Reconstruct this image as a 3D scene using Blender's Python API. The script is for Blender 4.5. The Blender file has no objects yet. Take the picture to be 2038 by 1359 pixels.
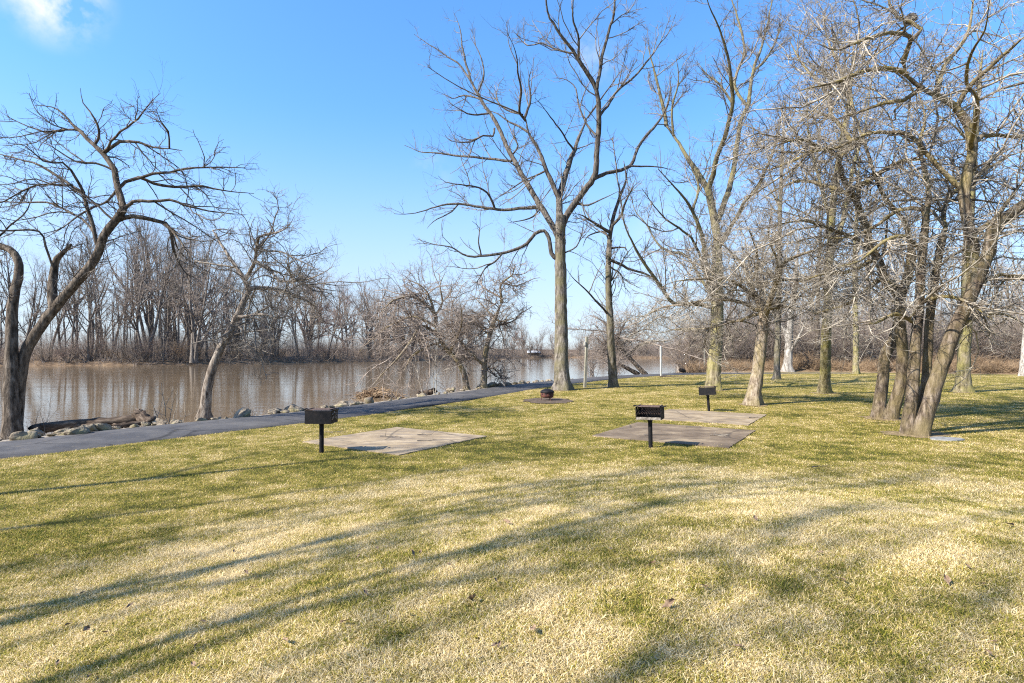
import bpy, bmesh, math, random
import numpy as np
from mathutils import Vector, noise as mnoise

# ------------------------------------------------------------------ camera, sky, sun, exposure
SC = bpy.context.scene
COL = SC.collection
F, CX, CY, EYE = 1132.0, 1019.0, 700.0, 1.7      # focal length in photo pixels, horizon row, eye height
cam_d = bpy.data.cameras.new('camera')
cam = bpy.data.objects.new('camera', cam_d); COL.objects.link(cam)
cam_d.sensor_width = 36; cam_d.lens = 36 * F / 2038.0
cam_d.shift_y = 20.5 / 2038.0
cam_d.clip_end = 5000; cam_d.clip_start = 0.05
cam.location = (0, 0, EYE); cam.rotation_euler = (math.radians(90), 0, 0)
SC.camera = cam

SUN_EL, SUN_DIR = math.radians(39), math.radians(28)    # shadows run towards +x, a little away
S = Vector((-math.cos(SUN_DIR) * math.cos(SUN_EL), -math.sin(SUN_DIR) * math.cos(SUN_EL), math.sin(SUN_EL)))
sun_d = bpy.data.lights.new('sun', 'SUN'); sun_d.energy = 5.0; sun_d.angle = math.radians(0.7)
sun_d.color = (1.0, 0.945, 0.85)
sun = bpy.data.objects.new('sun', sun_d); COL.objects.link(sun)
sun.rotation_euler = S.to_track_quat('Z', 'Y').to_euler(); sun.location = S * 60

world = bpy.data.worlds.new('World'); SC.world = world; world.use_nodes = True
def build_world():
    nt = world.node_tree; N = nt.nodes; L = nt.links
    for n in list(N): N.remove(n)
    out = N.new('ShaderNodeOutputWorld'); bg = N.new('ShaderNodeBackground')
    sky = N.new('ShaderNodeTexSky'); sky.sky_type = 'NISHITA'; sky.sun_disc = False
    sky.sun_elevation = SUN_EL; sky.sun_rotation = math.atan2(S.x, S.y)
    sky.air_density = 1.5; sky.dust_density = 0.8; sky.ozone_density = 8.0; sky.altitude = 0
    tc = N.new('ShaderNodeTexCoord')
    lift = N.new('ShaderNodeVectorMath'); lift.operation = 'ADD'; lift.inputs[1].default_value = (0, 0, .055)   # keeps the dusty band just above the horizon out
    nrm = N.new('ShaderNodeVectorMath'); nrm.operation = 'NORMALIZE'
    L.new(tc.outputs['Generated'], lift.inputs[0]); L.new(lift.outputs[0], nrm.inputs[0]); L.new(nrm.outputs[0], sky.inputs[0])
    # soft clouds at fixed directions of the sky
    total = None
    nz = N.new('ShaderNodeTexNoise'); nz.inputs['Scale'].default_value = 13; nz.inputs['Detail'].default_value = 6
    nz.inputs['Roughness'].default_value = 0.6
    L.new(tc.outputs['Generated'], nz.inputs['Vector'])
    for px, py, rad, amt in ((100, -20, .078, 1.5), (470, 485, .05, .6), (1185, 115, .06, .6), (860, 345, .045, .4),
                             (1325, 470, .07, .4)):
        v = Vector(((px - CX) / F, 1, (CY - py) / F)).normalized()
        d = N.new('ShaderNodeVectorMath'); d.operation = 'DISTANCE'; d.inputs[1].default_value = v
        L.new(tc.outputs['Generated'], d.inputs[0])
        m = N.new('ShaderNodeMapRange'); m.interpolation_type = 'SMOOTHSTEP'
        m.inputs['From Min'].default_value = rad; m.inputs['From Max'].default_value = 0
        m.inputs['To Min'].default_value = 0; m.inputs['To Max'].default_value = amt
        L.new(d.outputs['Value'], m.inputs['Value'])
        if total is None: total = m.outputs[0]
        else:
            a = N.new('ShaderNodeMath'); a.operation = 'ADD'; L.new(total, a.inputs[0]); L.new(m.outputs[0], a.inputs[1]); total = a.outputs[0]
    r = N.new('ShaderNodeMapRange'); r.inputs['From Min'].default_value = .42; r.inputs['From Max'].default_value = .66
    L.new(nz.outputs['Fac'], r.inputs['Value'])
    mu = N.new('ShaderNodeMath'); mu.operation = 'MULTIPLY'; mu.use_clamp = True
    L.new(total, mu.inputs[0]); L.new(r.outputs[0], mu.inputs[1])
    hs = N.new('ShaderNodeHueSaturation'); hs.inputs['Saturation'].default_value = 1.12; hs.inputs['Value'].default_value = 1.16
    tint = N.new('ShaderNodeMix'); tint.data_type = 'RGBA'; tint.blend_type = 'MULTIPLY'; tint.inputs['Factor'].default_value = 1
    tint.inputs['B'].default_value = (1, .99, 1.03, 1); L.new(sky.outputs[0], tint.inputs['A'])
    L.new(tint.outputs['Result'], hs.inputs['Color'])
    mx = N.new('ShaderNodeMix'); mx.data_type = 'RGBA'
    L.new(mu.outputs[0], mx.inputs['Factor']); L.new(hs.outputs[0], mx.inputs['A'])
    mx.inputs['B'].default_value = (3.9, 4.1, 4.4, 1)
    # thin bright veil low over the horizon
    sep = N.new('ShaderNodeSeparateXYZ'); L.new(tc.outputs['Generated'], sep.inputs[0])
    vr = N.new('ShaderNodeMapRange'); vr.interpolation_type = 'SMOOTHSTEP'
    for nm, v in (('From Min', -.02), ('From Max', .40), ('To Min', .72), ('To Max', 0)): vr.inputs[nm].default_value = v
    L.new(sep.outputs['Z'], vr.inputs['Value'])
    veil = N.new('ShaderNodeMix'); veil.data_type = 'RGBA'; veil.inputs['B'].default_value = (2.9, 3.12, 3.6, 1)
    L.new(vr.outputs[0], veil.inputs['Factor'])
    bg.inputs['Strength'].default_value = 0.102
    L.new(mx.outputs['Result'], veil.inputs['A']); L.new(veil.outputs['Result'], bg.inputs['Color']); L.new(bg.outputs[0], out.inputs['Surface'])
build_world()
SC.view_settings.view_transform = 'Standard'; SC.view_settings.look = 'None'
SC.view_settings.exposure = 1.38; SC.view_settings.gamma = 1.0; SC.view_settings.use_curve_mapping = False
SC.cycles.use_denoising = False; SC.cycles.filter_width = 1.15
SC.cycles.max_bounces = 5; SC.cycles.diffuse_bounces = 2; SC.cycles.glossy_bounces = 3

# ------------------------------------------------------------------ helpers
def px2w(x, y, d):
    return np.array(((x - CX) / F * d, d, EYE + (CY - y) / F * d))
def tag(o, label=None, cat=None, group=None, kind=None):
    if label: o['label'] = label
    if cat: o['category'] = cat
    if group: o['group'] = group
    if kind: o['kind'] = kind
    return o
def empty(name, loc, label=None, cat=None, group=None, rz=0):
    o = bpy.data.objects.new(name, None); COL.objects.link(o)
    o.empty_display_size = 0.2; o.location = loc; o.rotation_euler = (0, 0, rz)
    return tag(o, label, cat, group)
def link(name, me, parent=None, loc=None):
    o = bpy.data.objects.new(name, me); COL.objects.link(o)
    if parent is not None: o.parent = parent
    if loc is not None: o.location = loc
    return o
def copy_tree(o, parent=None):
    c = o.copy(); COL.objects.link(c); c.parent = parent
    for ch in list(o.children): copy_tree(ch, c)
    return c
def np_mesh(name, V, Fq, mats, mat_idx=None, smooth=True, tris=None):
    me = bpy.data.meshes.new(name)
    V = np.asarray(V, dtype=np.float32)
    me.vertices.add(len(V)); me.vertices.foreach_set('co', V.ravel())
    Fq = np.asarray(Fq, dtype=np.int32)
    nl = Fq.size; me.loops.add(nl); me.loops.foreach_set('vertex_index', Fq.ravel())
    me.polygons.add(len(Fq)); me.polygons.foreach_set('loop_start', np.arange(len(Fq), dtype=np.int32) * Fq.shape[1])
    for m in mats: me.materials.append(m)
    if mat_idx is not None: me.polygons.foreach_set('material_index', np.asarray(mat_idx, dtype=np.int32))
    if smooth: me.polygons.foreach_set('use_smooth', np.ones(len(Fq), dtype=bool))
    me.update(calc_edges=True); me.validate()
    return me
def bm_mesh(name, bm, mats, smooth=False):
    me = bpy.data.meshes.new(name); bm.normal_update(); bm.to_mesh(me); bm.free()
    for m in (mats if isinstance(mats, (list, tuple)) else [mats]): me.materials.append(m)
    if smooth: me.polygons.foreach_set('use_smooth', np.ones(len(me.polygons), dtype=bool))
    return me
def add_box(bm, c, s, rot=None, bev=0.0):
    r = bmesh.ops.create_cube(bm, size=1.0); vs = r['verts']
    for v in vs: v.co = Vector((v.co.x * s[0], v.co.y * s[1], v.co.z * s[2]))
    if bev: 
        es = list({e for v in vs for e in v.link_edges})
        rr = bmesh.ops.bevel(bm, geom=es, offset=bev, segments=1, affect='EDGES')
        vs = list({v for f in rr['faces'] for v in f.verts} | {v for v in vs if v.is_valid})
    for v in vs:
        if rot is not None: v.co = rot @ v.co
        v.co += Vector(c)
    return vs
def add_rod(bm, a, b, r0, r1=None, n=8, cap=True):
    a, b = Vector(a), Vector(b); r1 = r0 if r1 is None else r1
    t = (b - a).normalized(); q = t.to_track_quat('Z', 'Y')
    ra = [bm.verts.new(a + q @ Vector((math.cos(i / n * math.tau) * r0, math.sin(i / n * math.tau) * r0, 0))) for i in range(n)]
    rb = [bm.verts.new(b + q @ Vector((math.cos(i / n * math.tau) * r1, math.sin(i / n * math.tau) * r1, 0))) for i in range(n)]
    for i in range(n): bm.faces.new((ra[i], ra[(i + 1) % n], rb[(i + 1) % n], rb[i]))
    if cap: bm.faces.new(ra[::-1]); bm.faces.new(rb)
def add_lathe(bm, prof, n=24, c=(0, 0, 0)):
    rings = []
    for r, z in prof:
        rings.append([bm.verts.new((c[0] + r * math.cos(i / n * math.tau), c[1] + r * math.sin(i / n * math.tau), c[2] + z)) for i in range(n)])
    for a, b in zip(rings, rings[1:]):
        for i in range(n): bm.faces.new((a[i], a[(i + 1) % n], b[(i + 1) % n], b[i]))
    return rings

# ------------------------------------------------------------------ materials
class NT:
    def __init__(s, name):
        s.m = bpy.data.materials.new(name); s.m.use_nodes = True
        s.t = s.m.node_tree; s.N = s.t.nodes; s.L = s.t.links
        s.b = s.N['Principled BSDF']
    def n(s, typ, **kw):
        nd = s.N.new(typ)
        for k, v in kw.items():
            if hasattr(nd, k): setattr(nd, k, v)
            else: nd.inputs[k].default_value = v
        return nd
    def noise(s, vec, scale, detail=4, rough=.55):
        nd = s.n('ShaderNodeTexNoise', Scale=scale, Detail=detail, Roughness=rough); s.L.new(vec, nd.inputs['Vector']); return nd.outputs['Fac']
    def ramp(s, fac, stops, interp='LINEAR'):
        r = s.n('ShaderNodeValToRGB'); r.color_ramp.interpolation = interp; e = r.color_ramp.elements
        while len(e) < len(stops): e.new(.5)
        for i, (p, c) in enumerate(stops):
            e[i].position = p; e[i].color = (c, c, c, 1) if isinstance(c, (int, float)) else (*c, 1)
        s.L.new(fac, r.inputs[0]); return r.outputs[0]
    def math(s, op, a, b=None, clamp=False):
        nd = s.n('ShaderNodeMath', operation=op); nd.use_clamp = clamp
        for i, v in enumerate((a, b)):
            if v is None: continue
            if isinstance(v, (int, float)): nd.inputs[i].default_value = v
            else: s.L.new(v, nd.inputs[i])
        return nd.outputs[0]
    def mix(s, fac, a, b, mode='MIX'):
        nd = s.n('ShaderNodeMix', data_type='RGBA', blend_type=mode)
        for k, v in (('Factor', fac), ('A', a), ('B', b)):
            if isinstance(v, (int, float)): nd.inputs[k].default_value = v if k == 'Factor' else (v, v, v, 1)
            elif isinstance(v, tuple): nd.inputs[k].default_value = (*v, 1)
            else: s.L.new(v, nd.inputs[k])
        return nd.outputs['Result']
    def mapping(s, vec, scale):
        m = s.n('ShaderNodeMapping'); m.inputs['Scale'].default_value = scale; s.L.new(vec, m.inputs['Vector']); return m.outputs[0]
    def bump(s, h, strength, dist):
        b = s.n('ShaderNodeBump'); b.inputs['Strength'].default_value = strength; b.inputs['Distance'].default_value = dist
        s.L.new(h, b.inputs['Height']); s.L.new(b.outputs[0], s.b.inputs['Normal']); return b
    def obj(s): return s.n('ShaderNodeTexCoord').outputs['Object']
    def pos(s): return s.n('ShaderNodeNewGeometry').outputs['Position']
    def attr(s, name):
        a = s.n('ShaderNodeAttribute'); a.attribute_name = name; return a.outputs['Fac']
    def col(s, c): s.L.new(c, s.b.inputs['Base Color'])
    def rough(s, v, spec=.3):
        s.b.inputs['Roughness'].default_value = v; s.b.inputs['Specular IOR Level'].default_value = spec

def bark(name, dark, mid, light, moss=None, scale=1.0, bumpd=.03):
    k = NT(name); o = k.obj()
    st = k.mapping(o, (9 * scale, 9 * scale, 2.0 * scale))
    n1 = k.noise(st, 1.6, 6, .65)
    n2 = k.noise(o, 1.3 * scale, 3)
    n3 = k.noise(o, 14, 3)
    c = k.ramp(n1, [(.36, dark), (.49, mid), (.64, light)])
    c = k.mix(k.ramp(n2, [(.35, .0), (.7, .45)]), c, tuple(x * .6 for x in mid))
    c = k.mix(k.ramp(n3, [(.58, .0), (.75, .5)]), c, light)
    if moss:
        n4 = k.noise(o, 1.9, 5, .6)
        c = k.mix(k.ramp(n4, [(.40, 0.0), (.62, .75)]), c, moss)
    k.col(c); k.rough(.9, .15); k.bump(n1, 1.0, bumpd)
    return k.m
def twig(name, a, b, sc=2.3):
    k = NT(name); o = k.obj()
    c = k.ramp(k.noise(o, sc, 3), [(.37, a), (.63, b)])
    k.col(c); k.rough(.8, .2)
    return k.m
M = {}
M['bark_dark'] = bark('dark ridged bark', (.022, .017, .012), (.08, .062, .046), (.19, .155, .12))
M['bark_grey'] = bark('grey ridged bark', (.022, .018, .014), (.115, .098, .08), (.25, .22, .185), (.13, .115, .06), .7, .06)
M['bark_moss'] = bark('olive mossy bark', (.035, .028, .018), (.17, .14, .085), (.31, .265, .17), (.21, .185, .06), .7, .06)
M['bark_tan'] = bark('tan flaking bark', (.055, .038, .026), (.20, .155, .11), (.37, .31, .245), (.21, .17, .08), 1.1, .04)
M['limb_grey'] = bark('grey brown limb bark', (.018, .014, .011), (.075, .063, .052), (.17, .15, .125), None, 1.0, .03)
M['limb_olive'] = bark('olive brown limb bark', (.025, .02, .013), (.11, .092, .062), (.22, .19, .13), (.15, .13, .055), 1.0, .03)
M['limb_lichen'] = bark('lichen flecked limb bark', (.03, .021, .015), (.12, .09, .062), (.26, .215, .15), (.25, .20, .075), 1.3, .03)
M['bark_brown'] = bark('brown flaking bark', (.02, .014, .01), (.10, .074, .052), (.25, .20, .155), (.16, .125, .06), .9, .06)
M['bark_buff'] = bark('buff weathered bark', (.04, .03, .023), (.18, .145, .115), (.34, .30, .25), None, 1.1, .04)
M['bark_pale'] = bark('pale smooth bark', (.10, .085, .07), (.24, .215, .185), (.41, .38, .335), None, .7, .02)
M['bark_far'] = bark('grey brown bark', (.04, .033, .027), (.125, .105, .087), (.25, .22, .19))
M['twig_dark'] = twig('dark twigs', (.055, .045, .037), (.15, .13, .11))
M['twig_grey'] = twig('grey twigs', (.085, .068, .053), (.22, .19, .155))
M['twig_pale'] = twig('pale twigs', (.085, .066, .048), (.37, .325, .26), 5.0)
M['twig_olive'] = twig('olive twigs', (.17, .145, .075), (.36, .315, .20))
M['twig_far'] = twig('brown grey twigs', (.15, .115, .09), (.29, .24, .20))
M['twig_red'] = twig('reddish twigs', (.15, .09, .07), (.26, .18, .14))
M['twig_straw'] = twig('straw brown stems', (.14, .088, .05), (.32, .225, .135))

def lawn_color(k, rnd=None):
    p = k.pos(); dry = k.attr('dry')
    flat = k.mapping(p, (1, 1, 0.2))
    a = k.noise(flat, .55, 4, .6); b = k.noise(flat, 2.6, 4, .6); c = k.noise(flat, 11, 3, .6)
    v = k.math('ADD', dry, k.math('MULTIPLY', k.math('SUBTRACT', a, .5), 1.75))
    v = k.math('ADD', v, k.math('MULTIPLY', k.math('SUBTRACT', b, .5), 1.9))
    v = k.math('ADD', v, k.math('MULTIPLY', k.math('SUBTRACT', c, .5), .8))
    if rnd is not None: v = k.math('ADD', v, k.math('MULTIPLY', k.math('SUBTRACT', rnd, .5), 1.05))
    return v
def make_lawn_mats():
    k = NT('lawn ground')
    v = lawn_color(k)
    g = k.ramp(v, [(0, (.05, .052, .009)), (.3, (.17, .147, .022)), (.6, (.275, .21, .06)), (1, (.38, .295, .13))])  # soil and grass tones, darkened to paint in the shade between blades
    fine = k.noise(k.pos(), 45, 3, .7)
    g = k.mix(k.ramp(fine, [(.35, .75), (.6, 0.0)]), g, (.075, .055, .025))
    # beyond the mown lawn: leaf litter and bank gravel
    litter = k.ramp(k.noise(k.pos(), 3.5, 6, .7), [(.3, (.09, .06, .035)), (.5, (.22, .15, .085)), (.7, (.38, .29, .18))])
    gravel = k.ramp(k.noise(k.pos(), 9, 5, .7), [(.3, (.10, .08, .06)), (.55, (.30, .26, .21)), (.75, (.5, .45, .38))])
    g = k.mix(k.attr('litter'), g, litter); g = k.mix(k.attr('gravel'), g, gravel)
    k.col(g); k.rough(.95, .1); k.bump(fine, .8, .03)
    M['lawn'] = k.m
    k = NT('grass blades')
    v = lawn_color(k, k.attr('rnd'))
    g = k.ramp(v, [(0, (.08, .095, .013)), (.2, (.245, .228, .028)), (.42, (.42, .345, .068)), (.56, (.37, .265, .10)), (.74, (.52, .395, .155)), (1, (.74, .60, .35))])
    k.col(g); k.rough(.7, .2)
    tr = k.n('ShaderNodeBsdfTranslucent'); k.L.new(g, tr.inputs['Color'])
    mx = k.n('ShaderNodeMixShader'); mx.inputs[0].default_value = .3
    k.L.new(k.b.outputs[0], mx.inputs[1]); k.L.new(tr.outputs[0], mx.inputs[2])
    k.L.new(mx.outputs[0], k.N['Material Output'].inputs['Surface'])
    M['blade'] = k.m
make_lawn_mats()
def make_misc_mats():
    def cracks(k, p, scale, width, warp=.25):
        w = k.n('ShaderNodeVectorMath', operation='ADD'); nz = k.n('ShaderNodeTexNoise', Scale=scale * 2.2, Detail=4.0); k.L.new(p, nz.inputs['Vector'])
        sc = k.n('ShaderNodeVectorMath', operation='SCALE'); sc.inputs['Scale'].default_value = warp; k.L.new(nz.outputs['Color'], sc.inputs[0])
        k.L.new(p, w.inputs[0]); k.L.new(sc.outputs[0], w.inputs[1])
        v = k.n('ShaderNodeTexVoronoi', feature='DISTANCE_TO_EDGE', Scale=scale); k.L.new(w.outputs[0], v.inputs['Vector'])
        return k.ramp(v.outputs['Distance'], [(0.0, 1.0), (width, 0.0)])
    k = NT('asphalt'); p = k.pos()
    c = k.ramp(k.noise(p, 60, 3, .8), [(.3, (.028, .028, .03)), (.6, (.058, .056, .058)), (.8, (.12, .115, .11))])
    c = k.mix(k.ramp(k.noise(p, 1.1, 5, .65), [(.4, 0.0), (.7, .6)]), c, (.125, .115, .105)); c = k.mix(k.math('MULTIPLY', cracks(k, p, .55, .02), .8), c, (.015, .014, .013)); c = k.mix(k.ramp(k.noise(p, 7, 5, .75), [(.6, 0.0), (.72, .7)]), c, (.19, .15, .10))
    k.col(c); k.rough(.85, .2); k.bump(k.noise(p, 90, 2), .5, .008); M['asphalt'] = k.m
    k = NT('stained concrete'); p = k.pos()
    c = k.ramp(k.noise(p, 2.1, 7, .65), [(.3, (.145, .105, .062)), (.5, (.265, .20, .122)), (.7, (.36, .285, .19))])
    c = k.mix(k.ramp(k.noise(k.mapping(p, (1.3, 5, 1)), 1.2, 5, .7), [(.45, 0.0), (.62, .75)]), c, (.13, .105, .085))
    c = k.mix(k.ramp(k.noise(p, 70, 2), [(.55, 0.0), (.75, .35)]), c, (.12, .1, .08)); c = k.mix(k.math('MULTIPLY', cracks(k, p, .42, .012), .7), c, (.05, .04, .03))
    k.col(c); k.rough(.85, .25); k.bump(k.noise(p, 40, 4), .4, .006); M['concrete'] = k.m
    k = NT('dark stained concrete'); p = k.pos()
    c = k.ramp(k.noise(p, 1.7, 7, .65), [(.3, (.072, .051, .033)), (.52, (.145, .107, .07)), (.72, (.285, .22, .14))])
    c = k.mix(k.ramp(k.noise(p, 70, 2), [(.55, 0.0), (.75, .35)]), c, (.10, .08, .07)); c = k.mix(k.math('MULTIPLY', cracks(k, p, .42, .012), .7), c, (.03, .024, .02))
    k.col(c); k.rough(.85, .25); k.bump(k.noise(p, 40, 4), .4, .006); M['concrete_dark'] = k.m
    k = NT('muddy river'); p = k.pos()
    k.col(k.ramp(k.noise(k.mapping(p, (.25, .9, 1)), .35, 4, .6), [(.3, (.125, .085, .048)), (.7, (.18, .13, .078))]))
    k.b.inputs['Roughness'].default_value = .05; k.b.inputs['IOR'].default_value = 1.29
    h = k.math('ADD', k.noise(k.mapping(p, (.7, 2.2, 1)), 1.1, 4, .6), k.math('MULTIPLY', k.noise(k.mapping(p, (.06, .32, 1)), 1.0, 3, .6), 2.0))
    k.bump(h, .13, .05); M['water'] = k.m
    k = NT('weathered rock'); o = k.n('ShaderNodeTexCoord').outputs['Object']
    inf = k.n('ShaderNodeObjectInfo')
    c = k.ramp(k.noise(o, 2.5, 6, .65), [(.3, (.06, .046, .034)), (.5, (.20, .16, .115)), (.72, (.38, .325, .25))])
    c = k.mix(k.math('MULTIPLY', inf.outputs['Random'], .55), c, (.20, .17, .12))
    c = k.mix(k.ramp(k.noise(o, 1.2, 4), [(.5, 0.0), (.66, .55)]), c, (.17, .155, .055))
    k.col(c); k.rough(.9, .2); k.bump(k.noise(o, 9, 5), .6, .04); M['rock'] = k.m
    k = NT('black painted steel'); o = k.obj()
    c = k.ramp(k.noise(o, 14, 5, .7), [(.4, (.006, .006, .007)), (.62, (.014, .012, .012)), (.8, (.045, .028, .02))])
    k.col(c); k.rough(.6, .15); M['black'] = k.m
    k = NT('sooty grate steel'); o = k.obj()
    c = k.ramp(k.noise(o, 22, 5, .7), [(.35, (.025, .018, .014)), (.6, (.09, .055, .04)), (.8, (.18, .12, .09))])
    k.col(c); k.rough(.65, .4); M['grate'] = k.m
    k = NT('ash coated steel'); o = k.obj()
    c = k.ramp(k.noise(o, 18, 5, .7), [(.35, (.04, .03, .024)), (.55, (.19, .165, .135)), (.75, (.36, .33, .29))])
    k.col(c); k.rough(.85, .2); M['ash'] = k.m
    k = NT('rusty brown steel'); o = k.obj()
    c = k.ramp(k.noise(o, 9, 5, .7), [(.35, (.03, .015, .012)), (.55, (.085, .03, .022)), (.78, (.19, .07, .04))])
    k.col(c); k.rough(.7, .35); M['rust'] = k.m
    k = NT('dark burnt soil'); p = k.pos()
    c = k.ramp(k.noise(p, 6, 6, .7), [(.3, (.045, .035, .028)), (.55, (.10, .075, .055)), (.75, (.17, .13, .08))])
    k.col(c); k.rough(.95, .1); k.bump(k.noise(p, 25, 4), .7, .03); M['soil'] = k.m
    k = NT('weathered post wood'); o = k.obj()
    c = k.ramp(k.noise(k.mapping(o, (14, 14, 1.2)), 1.5, 5, .65), [(.3, (.09, .082, .06)), (.5, (.22, .205, .16)), (.7, (.34, .32, .26))])
    k.col(c); k.rough(.85, .2); M['post'] = k.m
    k = NT('chalky white paint'); o = k.obj()
    c = k.ramp(k.noise(k.mapping(o, (10, 10, 2)), 1.5, 5, .65), [(.3, (.2, .19, .165)), (.5, (.36, .35, .32)), (.7, (.47, .46, .43))])
    k.col(c); k.rough(.6, .3); M['white'] = k.m
    k = NT('white sheet metal'); o = k.obj(); k.col(k.ramp(k.noise(o, 3, 3), [(.3, (.62, .63, .64)), (.7, (.78, .79, .8))])); k.rough(.5, .4); M['bright'] = k.m
    k = NT('rotten log wood'); o = k.obj()
    c = k.ramp(k.noise(k.mapping(o, (2, 10, 10)), 1.5, 6, .65), [(.3, (.018, .013, .01)), (.52, (.07, .05, .036)), (.72, (.2, .155, .115))])
    k.col(c); k.rough(.9, .15); k.bump(k.noise(k.mapping(o, (2, 12, 12)), 1.5, 5), .9, .03); M['log'] = k.m
    k = NT('dry leaf'); o = k.obj()
    c = k.ramp(k.noise(o, 30, 3), [(.3, (.10, .06, .035)), (.7, (.3, .2, .12))]); k.col(c); k.rough(.7, .3); M['leaf'] = k.m
    k = NT('pale stone'); p = k.pos()
    c = k.ramp(k.noise(p, 14, 5), [(.3, (.12, .12, .115)), (.7, (.24, .24, .235))]); k.col(c); k.rough(.8, .2); M['slab'] = k.m
    k = NT('far bank soil'); p = k.pos()
    c = k.ramp(k.noise(p, .9, 7, .7), [(.3, (.06, .04, .026)), (.5, (.12, .082, .052)), (.7, (.24, .17, .105))])
    k.col(c); k.rough(.95, .1); M['farbank'] = k.m
make_misc_mats()

# ------------------------------------------------------------------ terrain
def seg_dist(P, poly):
    """signed distance to a polyline, positive to the right of its direction"""
    P = np.asarray(P, float); best = np.full(len(P), 1e9); sgn = np.ones(len(P))
    for a, b in zip(poly[:-1], poly[1:]):
        a = np.array(a, float); b = np.array(b, float); ab = b - a
        t = np.clip(((P - a) @ ab) / (ab @ ab), 0, 1)
        q = P - (a + t[:, None] * ab); d = np.hypot(q[:, 0], q[:, 1])
        cr = ab[0] * (P[:, 1] - a[1]) - ab[1] * (P[:, 0] - a[0])
        m = d < best - 1e-9
        best[m] = d[m]; sgn[m] = np.where(cr[m] > 0, -1, 1)
    return best * sgn
def smooth_poly(pts, step):
    pts = np.array(pts, float); n = len(pts); out = []
    ext = np.vstack([2 * pts[0] - pts[1], pts, 2 * pts[-1] - pts[-2]])
    for i in range(n - 1):
        p0, p1, p2, p3 = ext[i:i + 4]; L = np.linalg.norm(p2 - p1); k = max(1, int(math.ceil(L / step)))
        for j in range(k):
            t = j / k
            out.append(.5 * (2 * p1 + (p2 - p0) * t + (2 * p0 - 5 * p1 + 4 * p2 - p3) * t * t + (3 * p1 - p0 - 3 * p2 + p3) * t ** 3))
    out.append(pts[-1]); return np.array(out)
PATH = smooth_poly([(-24, -8), (-16.5, 1.0), (-11.6, 6.9), (-8.85, 9.9), (-7.3, 12.2), (-5.45, 14.9), (-3.75, 17.9), (-1.75, 22.2), (.55, 27.6),
                    (3.6, 33), (7.6, 38.8), (13, 43.2), (22, 45.6), (30, 44.5), (42, 40), (60, 34)], .6)
WATER_Z = -0.8
SHORE = [(-60, -45), (-28, -6)] + [tuple(p) for p in smooth_poly([(-19.6, 3.2), (-14.3, 9.2), (-11.6, 12.2), (-10.1, 14.3), (-8.3, 16.8), (-6.7, 19.7), (-4.8, 23.9),
        (-2.5, 29.2), (.7, 34.8), (4.9, 40.8), (9.5, 45.5), (13.6, 49)], 1.0)] + [(18, 62), (29, 100), (56, 190), (90, 300), (140, 460)]
def sstep(x, a, b):
    t = np.clip((x - a) / (b - a), 0, 1); return t * t * (3 - 2 * t)
def mound_r(P):
    return np.hypot((P[:, 0] - 2.2) / 6.2, (P[:, 1] - 1.6) / 6.9)
def ground_z(P):
    P = np.asarray(P, float); d = seg_dist(P, SHORE)
    z = np.interp(d, [-6, -2, 0, .9, 1.7, 2.4], [-3.2, -1.7, WATER_Z, -.28, -.04, 0])
    z = z + .36 * (1 - sstep(mound_r(P), .35, 1.0))
    far = np.clip(seg_dist(P, [tuple(p) for p in PATH[::3]]) * -1, 0, None)
    north = sstep(P[:, 1], 44, 58) * sstep(d, 1, 8)
    z = z + north * .55
    return z
def gz(x, y): return float(ground_z(np.array([[x, y]]))[0])

PADS = [  # centre, half size (along axis u), angle
    (np.array((-2.22, 11.05)), 1.24, math.atan2(2.1, 1.37), 'concrete', .012),
    (np.array((3.42, 11.85)), 1.32, math.atan2(1.95, 1.25), 'concrete_dark', .012),
    (np.array((5.05, 14.95)), 1.32, math.atan2(1.95, 1.25), 'concrete', .012)]
def pad_local(P, pad):
    c, h, a, *_ = pad; q = P - c
    return np.stack([q @ (math.cos(a), math.sin(a)), q @ (-math.sin(a), math.cos(a))], 1)

def build_ground():
    def axis(lo, hi, a, b, fine):
        x = list(np.arange(a, b + 1e-6, fine)); s = fine; v = b
        while v < hi: s *= 1.18; v += s; x.append(min(v, hi))
        s = fine; v = a; pre = []
        while v > lo: s *= 1.18; v -= s; pre.append(max(v, lo))
        return np.array(pre[::-1] + x)
    xs = axis(-70, 420, -18, 36, .4); ys = axis(-45, 480, -4, 56, .4)
    X, Y = np.meshgrid(xs, ys); P = np.stack([X.ravel(), Y.ravel()], 1)
    Z = ground_z(P)
    rng = np.random.default_rng(3)
    V = np.column_stack([P, Z - .005])
    nx, ny = len(xs), len(ys); i = np.arange(nx * ny).reshape(ny, nx)
    Q = np.stack([i[:-1, :-1], i[:-1, 1:], i[1:, 1:], i[1:, :-1]], -1).reshape(-1, 4)
    keep = (Z[Q].max(1) > -3.1)
    Q = Q[keep]
    me = np_mesh('lawn', V, Q, [M['lawn']])
    me.attributes.new('dry', 'FLOAT', 'POINT').data.foreach_set('value', dryness(P).astype(np.float32))
    pd = seg_dist(P, [tuple(p) for p in PATH[::2]]); sd = seg_dist(P, SHORE)
    off = sstep(-pd, .6, 1.3)
    gr = off * (1 - sstep(sd, 3, 7))
    me.attributes.new('litter', 'FLOAT', 'POINT').data.foreach_set('value', off.astype(np.float32))
    me.attributes.new('gravel', 'FLOAT', 'POINT').data.foreach_set('value', gr.astype(np.float32))
    tag(link('lawn', me), kind='structure')
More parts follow.
